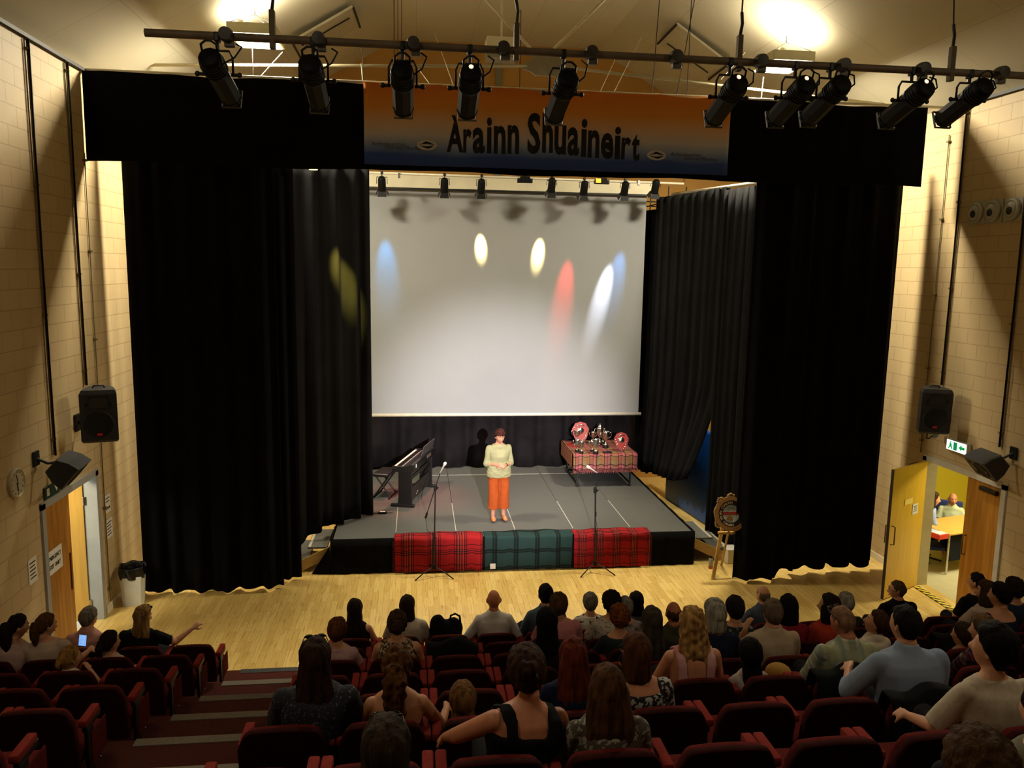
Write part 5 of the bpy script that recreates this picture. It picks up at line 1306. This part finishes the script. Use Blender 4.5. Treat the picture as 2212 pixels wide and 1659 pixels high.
# ------------------------------------------------------------------ theatre seats
maroon = M('maroon_seat_cloth', '#541512', .95, var=.14, vscale=50, bump=.2, bscale=300, spec=.1)
redpad = M('red_armrest_cloth', '#7a2720', .9, var=.1, vscale=40, bump=.2, bscale=300, spec=.12)
shell = M('dark_maroon_back_cloth', '#2e0d0a', .95, var=.18, vscale=30, bump=.2, bscale=260, spec=.08)
seat_metal = M('dark_seat_metal', '#151210', .45, .4)
def seat_proto(end):
    t = thing('theatre_seat', 'x', 'seat', (0, 0, 0), 0, 'theatre seats')
    def panel(y0, th, grow, nm, mat, up=0.0):
        # rounded back with a slightly arched top; leans backwards
        o = []; hw, zb, zt = .236+grow, .26, .715+grow
        for i in range(25):
            x = -hw+2*hw*i/24; k = abs(x)/hw
            o.append((x, zt-.012*k**2-.10*max(0, (k-.72)/.28)**2.2))
        pts = [(-hw*.96, zb)]+[(-hw, zb+.08)]+o+[(hw, zb+.08)]+[(hw*.96, zb)]
        def P3(x, z, y): return (x, y-.10*(z-.26)/.54+.012*math.cos(x*5.5), z)
        m_ = MB(); n = len(pts)
        A = [P3(x, z, y0) for x, z in pts]; ci = Vector((0, .55))
        def ins(k): return [P3(x*k, .53+(z-.53)*k, y0) for x, z in pts]
        r0 = [P3(x*.97, .53+(z-.53)*.97, y0-th/2) for x, z in pts]; r1 = [P3(x, z, y0-th*.3) for x, z in pts]; r2 = [P3(x, z, y0+th*.3) for x, z in pts]; r3 = [P3(x*.97, .53+(z-.53)*.97, y0+th/2) for x, z in pts]
        m_.loft([r0, r1, r2, r3]); return m_.build(nm, mat, t, 'auto')
    panel(-.17, .045, 0.0, 'back_shell', shell); panel(-.13, .05, -.012, 'backrest', maroon)
    sb_ = MB(); sb_.rbox((0, .06, .325), (.45, .42, .085), .035, 3); sb_.build('seat_cushion', maroon, t, 'auto')
    MB().rbox((0, .05, .27), (.43, .36, .03), .01).build('seat_pan', seat_metal, t)
    for sg in (-1, 1):
        MB().rbox((sg*.236, -.01, .540), (.056, .23, .05), .012, 2).build('armrest', redpad, t, 'auto')
        MB().rbox((sg*.246, .0, .50), (.03, .24, .04), .006).rbox((sg*.250, -.06, .27), (.026, .10, .46), .008).build('arm_support', seat_metal, t)
        MB().rbox((sg*.250, -.03, .018), (.03, .30, .03), .006).build('foot', seat_metal, t)
    if end:
        for (y, z) in ((-.16, .06), (-.04, .06), (-.10, .14), (.06, .20)): MB().ball((end*.264, y, z), .009, 8, 6).build('bolt', chrome, t, True)
        MB().rbox((end*.262, .06, .33), (.012, .24, .22), .02).build('end_panel', maroon, t)
    return t
PR = {0: seat_proto(0), 1: seat_proto(1), -1: seat_proto(-1)}
SEAT = {}
SX = lambda j: .35+.535*j if j > -5 else -2.38+.535*(j+20)     # left block uses j = -20 (aisle), -21, -22, -23
ROWN = ['', 'front row', 'second row', 'third row', 'fourth row', 'fifth row', 'sixth row', 'seventh row', 'eighth row', 'ninth row']
occ = {}
# ------------------------------------------------------------------ audience
# key, head px x, head-top px y, row, seat x (None: under the head), label, figure options
WH = fab('#b9b4ac'); PK = fab('#b78a86', '#a87c80', 5); BLK = fab('#0d0d0f'); NVY = fab('#141a33'); DT = fab('#232a2a'); DEN = fab('#4a5866', '#3f4c5a', 6)
leop = lambda n, a, b, c, s=38: print_fab(n, a, b, s, .47, c)
trouser_dark = fab('#17171c'); jeans = fab('#26304a')
NB = (trouser_dark, 1.0, .012)
AUD = [
 ('P1', 38, 1325, 2, 'person with a dark ponytail in a pale pink top sitting next to the left wall', dict(hair='pony', hc='#1c120d', hl=.30, hw=1.5, topm=fab('#b99a92'), hyaw=-.85, hpitch=.15, face=True, ls=.16)),
 ('P2', 98, 1323, 2, 'person with a light brown ponytail in a cream shirt, second from the left wall', dict(hair='pony', hc='#4a3018', hl=.22, hw=1.1, topm=fab('#b5a08e'), hyaw=-.75, hpitch=.12, face=True, w=1.12, ls=-.11, armR=[(.24, .10, .14), (.24, .30, .18)])),
 ('P3', 191, 1310, 1, 'person with short grey hair in a pink shirt in the left front row', dict(hair='short', hc='#55504a', hc2='#6d665c', topm=fab('#b48378'), hyaw=-.45, hpitch=.12, face=True, female=False, top='collar', thk=.02, armR=[(.26, .05, .16), (.02, .24, .26)])),
 ('P4', 232, 1362, 2, 'child with a dark ponytail in a white top with dark straps', dict(hair='pony', hc='#20140d', hl=.24, hw=1.2, topm=fab('#b9ad98'), hyaw=-.65, hpitch=-.05, face=True, kid=True, headk=1.28, w=.9, armR=[(.22, .12, .18), (.30, .34, .12)], sleeve=.5)),
 ('P5', 310, 1306, 1, 'person with long blond hair in a black top stretching out an arm', dict(hair='long', hc='#6b4f2a', hc2='#83643a', hl=.34, hw=1.0, topm=BLK, hyaw=-.80, hpitch=.22, face=True, w=1.12, bust=.02, armR=[(.36, .10, .24), (.58, .22, .40)], extras=(glasses('head'),), vox=.009, curl=.9)),
 ('P6', 147, 1394, 3, 'child with a blond ponytail in a white polo shirt resting chin on hand', dict(hair='pony', hc='#7d5a2a', hc2='#8f6a36', hl=.12, hw=.9, topm=fab('#cfc4b2'), top='collar', hyaw=-.7, hpitch=.0, face=True, kid=True, headk=1.28, w=.9, armR=[(.36, .12, .18), (.12, .20, .42)], sleeve=.7, vox=.009)),
 ('F1', 766, 1294, 1, 'person with long dark brown hair in a sleeveless black top, front row nearest the aisle', dict(hair='long', hc='#22150e', hl=.30, top='sleeveless', sleeve=0, topm=BLK, bust=.02)),
 ('F2', 879, 1287, 1, 'person with a brown bob in a white tee under a dark waistcoat, front row', dict(hair='bob', hc='#2a180e', topm=fab('#b3a596'), w=1.15, hyaw=-.15, belly=.02)),
 ('F3', 1067, 1276, 1, 'bald person in a white shirt with folded arms alone in the front row', dict(hair='bald', female=False, topm=fab('#c7c2bd', '#bdb8b4', 3), top='collarlong', sleeve=1.9, w=1.05, lf=-.04, armL=[(-.30, .02, .17), (-.06, .20, .20)], armR=[(.30, .02, .17), (.06, .22, .18)], skinc='#b5714e')),
 ('F4', 1180, 1262, 1, 'person with short black hair and crossed legs in a blue denim shirt', dict(hair='short', hc='#0e0a09', thk=.012, female=False, topm=DEN, top='collarlong', sleeve=1.9, lf=-.06, hyaw=.1, legs=[[(-.085, .03, 0), (-.20, .42, .06), (-.42, .48, -.10), (-.55, .46, .02)], [(.085, .03, 0), (.10, .42, .02), (.10, .44, -.33), (.11, .6, -.37)]], shoesm='blk')),
 ('F5', 1208, 1281, 2, 'person with short light brown hair in a pink top behind the denim shirt', dict(hair='short', hc='#3c2716', hc2='#4d3520', thk=.026, topm=fab('#bd7a80'), w=1.12, belly=.02)),
 ('F7', 1276, 1280, 1, 'person with grey cropped hair in a white shirt with dark flowers, front row', dict(hair='short', hc='#4d4a42', hc2='#66625a', thk=.022, topm=print_fab('flower_print', '#1d1a1a', '#bdb5a6', 16, .42), w=1.05)),
 ('F8', 1322, 1279, 2, 'person with curly black hair in a cream blouse with small brown spots', dict(hair='curlyshort', hc='#17100c', topm=leop('spot_print', '#7a5a44', '#b9aea0', None, 40) if False else print_fab('spot_print', '#6d4f3d', '#b9aea0', 42, .38), w=1.0, ls=.06)),
 ('F10', 1376, 1279, 1, 'person with straight black hair in dark clothes at the far side of the front group', dict(hair='bob', hc='#140f0d', topm=fab('#3b3a3c'))),
 ('F9', 1352, 1289, 2, 'person with thin grey hair half hidden behind the auburn updo', dict(hair='short', hc='#5e5b58', hc2='#77736e', thk=.016, topm=fab('#a99a98', '#2a2426', 9), w=.9, ls=-.10)),
 ('F11', 1340, 1306, 3, 'person with a curly auburn updo in a dark teal top', dict(hair='curlyshort', hc='#54290f', hc2='#6d3a16', thk=.034, topm=DT, neck=.03)),
 ('F12', 1410, 1311, 4, 'person with long straight grey-brown hair in a dark top', dict(hair='long', hc='#2b2620', hc2='#38322a', hl=.42, hw=1.05, topm=fab('#1a1715'))),
 ('F13', 1457, 1298, 3, 'balding person in an olive shirt beside the curly blond hair', dict(hair='balding', hc='#40281c', female=False, topm=fab('#3c3a28'), top='collar', skinc='#a5633f')),
 ('F14', 1498, 1311, 5, 'person with long curly blond hair in a pink and white low-backed dress', dict(hair='longcurly', hc='#7d5a30', hc2='#9b7846', hl=.46, hw=1.15, top='lowback', topm=fab('#b86a72', '#c9a5a5', 3), sleeve=0, lf=-.02, skinc='#c08463', w=1.05)),
 ('F15', 1547, 1294, 4, 'person with a silver grey bob in a navy top', dict(hair='bob', hc='#6d6a60', hc2='#8a877c', hl=.14, topm=NVY, hyaw=.2)),
 ('F16', 1590, 1288, 3, 'person with short dark hair in a dark flowered blouse', dict(hair='short', hc='#1f1814', thk=.022, topm=print_fab('dark_flowers', '#6d7278', '#17191c', 24, .40))),
 ('F17', 1651, 1263, 1, 'person with receding grey hair in a slate polo with a black collar, front row', dict(hair='balding', hc='#6b5a4a', female=False, topm=fab('#424b58'), top='collar', hyaw=.35)),
 ('F18', 1672, 1294, 4, 'person with short grey-brown hair in a beige shirt, hand near the chin', dict(hair='short', hc='#4f4232', hc2='#5f5140', thk=.012, female=False, topm=fab('#a8957e'), top='collar', w=1.10, armL=[(-.27, .10, .20), (-.12, .20, .46)])),
 ('F19', 1706, 1286, 3, 'person with a thick black bob in a dark red top', dict(hair='bob', hc='#100c0b', topm=fab('#7c1a2a'), hw=1.05)),
 ('F20', 1624, 1380, 5, 'child with long black hair in a white top with a dark strap', dict(hair='long', hc='#0f0b0a', hl=.34, topm=fab('#b3a29a'), kid=True, headk=1.28, w=.9)),
 ('F21', 1798, 1284, 3, 'person with dark hair turned aside in an orange-red top', dict(hair='bob', hc='#1c130f', topm=fab('#a83a26'), hyaw=.9, hpitch=-.1)),
 ('F22', 1830, 1281, 2, 'person with pale grey hair in dark clothes behind the bald head', dict(hair='short', hc='#6a675e', hc2='#85827a', thk=.024, topm=fab('#2c2a2a'))),
 ('F23', 1815, 1304, 5, 'bald person with sunglasses pushed back, in a pale checked shirt', dict(hair='buzz', hc='#7a5a44', female=False, topm=check_fab('pale_check', ['#8a8f78', '#a9ab98', '#7c8a8a', '#b5b29c', '#93916f'], .16), top='collarlong', sleeve=1.8, w=1.14, hpitch=.35, hyaw=.35, extras=(glasses('head'),), skinc='#a9684a')),
 ('F25', 1942, 1254, 1, 'person with glasses and fair hair in a black jacket looking left beside the open door', dict(hair='short', hc='#4a3a26', thk=.010, female=False, topm=BLK, top='collarlong', sleeve=1.9, hyaw=1.05, face=True, extras=(glasses('specs'),), w=1.1)),
 ('F26', 1909, 1322, 4, 'small child with brown hair in a white shirt looking down', dict(hair='short', hc='#3a2413', thk=.020, topm=fab('#cfc2ae'), top='collar', hyaw=1.0, hpitch=-.35, face=True, kid=True, headk=1.15, w=.9)),
 ('F27', 1962, 1309, 6, 'large person with short dark hair in a light blue shirt', dict(hair='short', hc='#14100e', thk=.012, female=False, topm=fab('#8391a6', '#7b89a0', 3), top='collarlong', sleeve=1.4, w=1.20, lf=.10, hyaw=.25, armL=[(-.36, .10, .18), (-.22, .34, .22)])),
 ('F28', 2114, 1237, 1, 'person with cropped dark hair in a black tee in front of the right double door', dict(hair='short', hc='#191411', thk=.010, female=False, topm=BLK, hyaw=.55, w=1.08, lf=.05)),
 ('F29', 2135, 1254, 2, 'person with brown hair in a white frilled blouse on the right', dict(hair='bob', hc='#3a2617', topm=fab('#b9a898'), hyaw=.85, face=True)),
 ('F30', 2165, 1259, 3, 'person with black hair tied back in a navy dress on the right', dict(hair='bun', hc='#110d0b', hw=.7, topm=NVY, neck=.05, hyaw=.55, bust=.02)),
 ('F31', 2195, 1250, 2, 'person with dark wavy hair in a navy top at the right edge', dict(hair='curlyshort', hc='#231610', topm=fab('#1f2a40'), hyaw=.3)),
 ('F32', 2085, 1345, 4, 'boy with brown hair in a cream shirt with his back half turned', dict(hair='short', hc='#2f1f13', thk=.018, topm=fab('#a99a7c'), hyaw=.45, kid=True, headk=1.25, w=.95)),
 ('F33', 2130, 1329, 5, 'person with wavy brown hair in a red and black plaid shirt', dict(hair='short', hc='#47301a', hc2='#5a3f22', thk=.028, female=False, topm=check_fab('plaid_shirt', ['#4a1f22', '#8a7a74', '#3a1a1e', '#15121a', '#5c2a2c', '#15121a'], .12), top='collarlong', sleeve=1.9, hyaw=.55)),
 ('F34', 2165, 1351, 7, 'person with thick black hair in a cream knitted tee at the right', dict(hair='short', hc='#0c0909', thk=.034, topm=fab('#b5a894', '#a89b88', 60), hyaw=.60, hpitch=-.15, w=1.10, lf=.10, sleeve=.95, armL=[(-.30, .10, .16), (-.30, .34, .10)])),
 ('F35', 2130, 1592, 9, 'person with tousled brown hair in a grey-green top at the bottom right corner', dict(hair='curlyshort', hc='#3d2814', topm=fab('#4c5a50'), w=1.05)),
 ('F36', 2262, 1478, 8, 'person in an olive grey shirt cut off by the right edge', dict(hair='short', hc='#1d1511', female=False, topm=fab('#6d6a58'), w=1.15)),
 ('F37', 728, 1335, 3, 'person with short ginger brown hair in a pale pink blouse near the aisle', dict(hair='short', hc='#42240f', hc2='#573216', thk=.028, topm=fab('#b3928f', '#a58284', 26), hyaw=-.1)),
 ('F38', 858, 1320, 3, 'person with short curly brown hair in a sleeveless leopard print top', dict(hair='curlyshort', hc='#2d1f12', hc2='#3d2b1a', thk=.026, top='sleeveless', sleeve=0, topm=print_fab('leopard_brown', '#2a1a10', '#8a7256', 40, .47, '#a99679'), w=1.15, belly=.02)),
 ('F39', 680, 1379, 6, 'person with long dark hair and raised sunglasses in a sparkly navy top by the aisle', dict(hair='long', hc='#1e1009', hc2='#2c180d', hl=.36, hw=1.10, topm=print_fab('sparkle_navy', '#5a5c6d', '#14141d', 70, .36), w=1.18, extras=(glasses('head'),), sleeve=.9, hyaw=.1)),
 ('F40', 857, 1398, 6, 'person with a long curly brown ponytail and bare shoulders in a strapless top', dict(hair='pony', hc='#3b2210', hc2='#50310f', hl=.52, hw=1.9, curly=1.5, top='strapless', topm=fab('#3a1c18'), sleeve=0, skinc='#b9805c', armR=[(.30, .05, .17), (.34, .30, .15)], thk=.020, hyaw=-.12)),
 ('F41', 833, 1563, 8, 'person with brown hair and raised sunglasses low at the bottom edge', dict(hair='long', hc='#241a10', hc2='#33261a', hl=.30, topm=fab('#1d211b'), extras=(glasses('head'),), hpitch=-.25, w=1.1, hw=1.1, thk=.026)),
 ('F42', 1000, 1474, 6, 'child with light brown hair leaning against the woman in the black tank top', dict(hair='long', hc='#5a3d1e', hc2='#6d4c28', hl=.28, topm=fab('#7d5a40'), kid=True, headk=1.22, w=.85, ls=-.1)),
 ('F43', 1133, 1397, 7, 'person with pinned-up brown hair in a black tank top leaning left', dict(hair='bun', hc='#24140c', hc2='#341e12', hw=1.0, thk=.028, top='tank', topm=BLK, sleeve=0, skinc='#b67858', w=1.15, ls=.16, lf=.05, twist=.28, hroll=-.12, extras=(hairclip, glasses('head')), armL=[(-.33, .12, .24), (-.36, .36, .10)], armR=[(.30, .05, .14), (.20, .30, .12)])),
 ('F44', 1315, 1437, 7, 'person with very long straight brown hair spread over a pale printed top', dict(hair='long', hc='#3a2412', hc2='#4c3018', hl=.52, hw=1.35, topm=print_fab('pale_lace', '#8a8478', '#4a4238', 30, .45), w=1.08)),
 ('F45', 1240, 1378, 6, 'person with long red-brown hair in a plain navy top', dict(hair='long', hc='#45180c', hc2='#5a2412', hl=.36, hw=1.12, topm=NVY)),
 ('F46', 1378, 1369, 6, 'person with a smooth brown bob and glasses in a black and white print top', dict(hair='bob', hc='#3a2010', hc2='#4a2a16', hl=.17, hw=1.05, topm=print_fab('zebra_print', '#17161a', '#a8a6a4', 34, .53), neck=.045, hyaw=.45, extras=(glasses('specs'),), w=1.1, skinc='#b97f5e')),
 ('F6', 1182, 1313, 4, 'person with very long straight black hair down the back', dict(hair='long', hc='#090707', hl=.58, hw=1.0, topm=fab('#14110f'))),
]
LOOKS = {}
for i, (key, px, py, row, lab, op) in enumerate(AUD):
    op = dict(op); op.setdefault('bot', NB); op.setdefault('topm', WH)
    if op.get('shoesm') == 'blk': op['shoesm'] = plastic_black
    op.setdefault('seed', i+3); op.setdefault('vox', .013 if row < 5 else .011)
    op.setdefault('lf', -.08)
    f = figure(lab, 'audience in the theatre seats', **op)
    top = f['top']; y0 = NOS(row)-.535
    h = onY(px, py, y0+top.y*.95); z = h.z-RISE*row
    lo, hi = (.70, .74) if op.get('kid') else (.86, 1.12)
    s = max(lo, min(hi, z/top.z)); h = onY(px, py, y0+top.y*s); s = max(lo, min(hi, (h.z-RISE*row)/top.z))
    o = f['body']; o.scale = (s, s, s); xx = h.x-top.x*s
    o.location = (xx, y0, RISE*row+(h.z-RISE*row-top.z*s if abs(h.z-RISE*row-top.z*s) > .004 else 0))
    LOOKS[key] = (xx, row, o)
# phone in the hand of the front row
b = LOOKS['P3'][2]
ph = thing('mobile_phone', 'mobile phone with a bright blue screen held up by the ponytailed person in cream', 'phone', onY(178, 1384, NOS(2)-.22), .3); ph.rotation_euler = (.45, .35, .45)
MB().rbox((0, 0, 0), (.075, .150, .009), .004).build('case', plastic_black, ph)
MB().span((-.034, -.070, .0046), (.034, .070, .0052)).build('screen', M('lit_phone_screen', '#7fb4ff', .4, emit=.8, var=.35, vscale=30), ph)

# ------------------------------------------------------------------ seats, labelled by who sits there or by where they stand
used = {}
def nearest(x, row):
    js = list(range(-2, 13)) if x > -1.5 else [-20, -21, -22, -23]
    return min(js, key=lambda j: abs(SX(j)-x))
taken = {}
for key, (x, row, o) in LOOKS.items():
    j = nearest(x, row)
    taken.setdefault((row, j), o['label'])
VIS = {1: 12, 2: 12, 3: 12, 4: 11, 5: 10, 6: 8, 7: 6, 8: 5, 9: 4}
firsts = {0: True, 1: True, -1: True}
def short(lab):
    ws = lab.split(' '); return ' '.join(ws[:10])
for row in range(1, 10):
    js = [j for j in range(-2, VIS[row]+1)]
    if row <= 6: js += [-20, -21, -22] + ([-23] if row < 6 else [])
    if row in (1, 2): pass
    for j in js:
        end = 1 if j == -20 else (-1 if j == -2 else 0)
        if row <= 2 and j == 11 and row == 1: pass
        loc = (SX(j), NOS(row)-.56, RISE*row)
        n = j+3 if j > -5 else -19-j
        side = 'right' if j > -5 else 'left'
        who = taken.get((row, j))
        if who: lab = 'maroon theatre seat under the '+' '.join(who.split(' ')[:11])
        else: lab = 'empty theatre seat, %s, %s seat %s of the stepped aisle' % (ROWN[row], ORD[n] if n < 16 else 'last', side)
        if lab in used: lab = 'maroon theatre seat, %s, %s seat %s of the stepped aisle' % (ROWN[row], ORD[n], side)
        used[lab] = 1
        if firsts[end]:
            t = PR[end]; t.location = loc; t['label'] = lab; firsts[end] = False
        else: t = dup(PR[end], loc, None, lab)
# black rucksack and coat, tan cap, jackets
rk = thing('rucksack', 'black rucksack standing on the empty front seat beside the white shirt', 'bag', (SX(0)-.02, NOS(1)-.56+.02, RISE+.37))
b = MB()
for c, r in (((0, -.02, .20), (.19, .14, .22)), ((-.10, -.02, .34), (.09, .09, .15)), ((.08, .0, .30), (.11, .10, .14)), ((0, .08, .16), (.15, .10, .14))): b.ball(c, r, 14, 10)
o = b.build('bag_body', fab('#0b0b0c'), rk, True); remesh_later(o, .014, noise_post(.012, 9, 3), 1)
MB().tube([(.04, -.02, .40), (.05, -.02, .47), (.10, -.02, .49), (.15, -.02, .46), (.16, -.02, .38)], .012, 8).build('carry_handle', fab('#0b0b0c'), rk, True)
MB().add([(-.06, -.165, .03), (-.02, -.165, .0), (-.03, -.162, .07)], [(0, 1, 2)]).build('white_tag', white_paper, rk, solid=.002)
def coat(row, j, lab, col, hgt=.42):
    t = thing('draped_coat', lab, 'coat', (SX(j), NOS(row)-.56-.22, RISE*row))
    def fn(u, v):
        a = (v-.5)*2; x = (u-.5)*.50*(1.05-.12*abs(a)); y = -.01+.075*math.copysign(min(1, abs(a)*2.4)**.6, a)*-1+.015*math.sin(u*14+v*3); z = .755-.05*(2*u-1)**2-hgt*max(0, abs(a)-.14)/.86+.02*math.sin(u*9+v*5)
        if a < 0: y += .10*abs(a)*.8
        else: y -= .03*a
        return (x, y, z)
    MB().grid(fn, 26, 26).build('cloth', fab(col), t, True, solid=.014)
coat(3, 9, 'black coat draped over a seat back in the right hand seats', '#0b0b0c')
coat(6, 5, 'dark jacket hung on the seat behind the light blue shirt', '#0d0e10', .5)
coat(5, 5, 'dark jacket hung on the seat behind the checked shirt', '#0e100f', .4)
coat(2, 0, 'black coat lying over the seat behind the rucksack', '#0b0b0c', .34)
q = onY(1682, 1449, NOS(5)-.35)
tc_ = thing('sun_hat', 'soft tan hat lying between the black haired child and the checked shirt', 'hat', q-Vector((0, 0, .08)))
o = MB().ball((0, 0, .06), (.10, .10, .075), 16, 10).lathe([(.09, .03), (.135, .015), (.135, .02), (.08, .05)], (0, 0, 0), 18).build('crown', fab('#a07a3c'), tc_, True)

# ------------------------------------------------------------------ people and furniture in the side office
dk_ = thing('desk', 'pale wooden desk with a dark panel seen through the right doorway', 'desk', (9.55, 12.55, 0), .25)
MB().rbox((0, 0, .725), (1.5, .75, .03), .006).build('desktop', oak_pale, dk_)
MB().span((-.66, -.30, .22), (.66, -.27, .71)).build('modesty_panel', fab('#15171f'), dk_)
for sx in (-.68, .68):
    for sy in (-.32, .32): MB().cyl((sx, sy, 0), (sx, sy, .71), .018, n=8).build('leg', chrome, dk_)
q = onZ(2030, 1158, .77)
t = thing('red_box', 'small red card box standing on the desk in the side office', 'box', (q.x, q.y, .74), .3)
MB().rbox((0, 0, .04), (.22, .16, .08), .004).build('tray', M('red_card', '#d8321e', .5), t); MB().rbox((0, 0, .075), (.19, .13, .03), .004).build('tickets', white_paper, t)
q = onZ(2008, 1148, .75)
tag(MB().rbox((q.x+.02, q.y, .746), (.20, .26, .012), .003).rbox((q.x+.05, q.y+.03, .757), (.19, .25, .010), .003, 2, rotm(0, 0, .3)).build('papers', M('bluish_papers', '#a9b2c8', .7, var=.1), None), 'small stack of papers on the desk in the side office', 'papers')
mf = figure('person in a pale polo shirt seated at the desk through the right doorway', lf=.06, hair='balding', hc='#6b6258', female=False, top='collar', topm=fab('#b9c0a0'), skinc='#b37a58', face=True, bot=NB, hyaw=.15, vox=.010, seed=77)
yM = 13.25; h = onY(2059, 1062, yM); o = mf['body']; s = (h.z-.03)/mf['top'].z; s = max(.9, min(1.08, s)); o.scale = (s,)*3; o.rotation_euler = (0, 0, PI-.55); o.location = (h.x, yM+.0, h.z-mf['top'].z*s)
ch = thing('office_chair', 'blue office chair under the person at the desk', 'chair', (h.x-.02, yM+.02, 0), PI-.55)
bl = M('blue_chair_cloth', '#1c2c66', .8)
MB().rbox((0, .04, .30), (.46, .44, .07), .03, 3).build('seat', bl, ch, 'auto'); MB().rbox((0, -.24, .62), (.46, .06, .52), .03, 3).build('backrest', bl, ch, 'auto')
MB().cyl((0, 0, .04), (0, 0, .28), .03).build('column', steel_dark, ch)
for k in range(5): MB().tube([(0, 0, .08), (.27*math.cos(k*1.257), .27*math.sin(k*1.257), .04)], .018, 6).build('leg', steel_dark, ch)
wf = figure('person in a light blue tee half hidden by the door frame at the office desk', lf=.05, hair='bob', hc='#3a2617', topm=fab('#8f9cc4'), bot=NB, vox=.012, seed=78, skinc='#c28d6c')
h = onZ(2003, 1120, .9); o = wf['body']; q = onY(2010, 1090, 12.75); o.location = (q.x-.02, 12.75, .10); o.rotation_euler = (0, 0, -1.9)
ch2 = dup(ch, (q.x-.02, 12.75, 0), -1.9, 'blue office chair half hidden by the door frame')
finish_remesh()
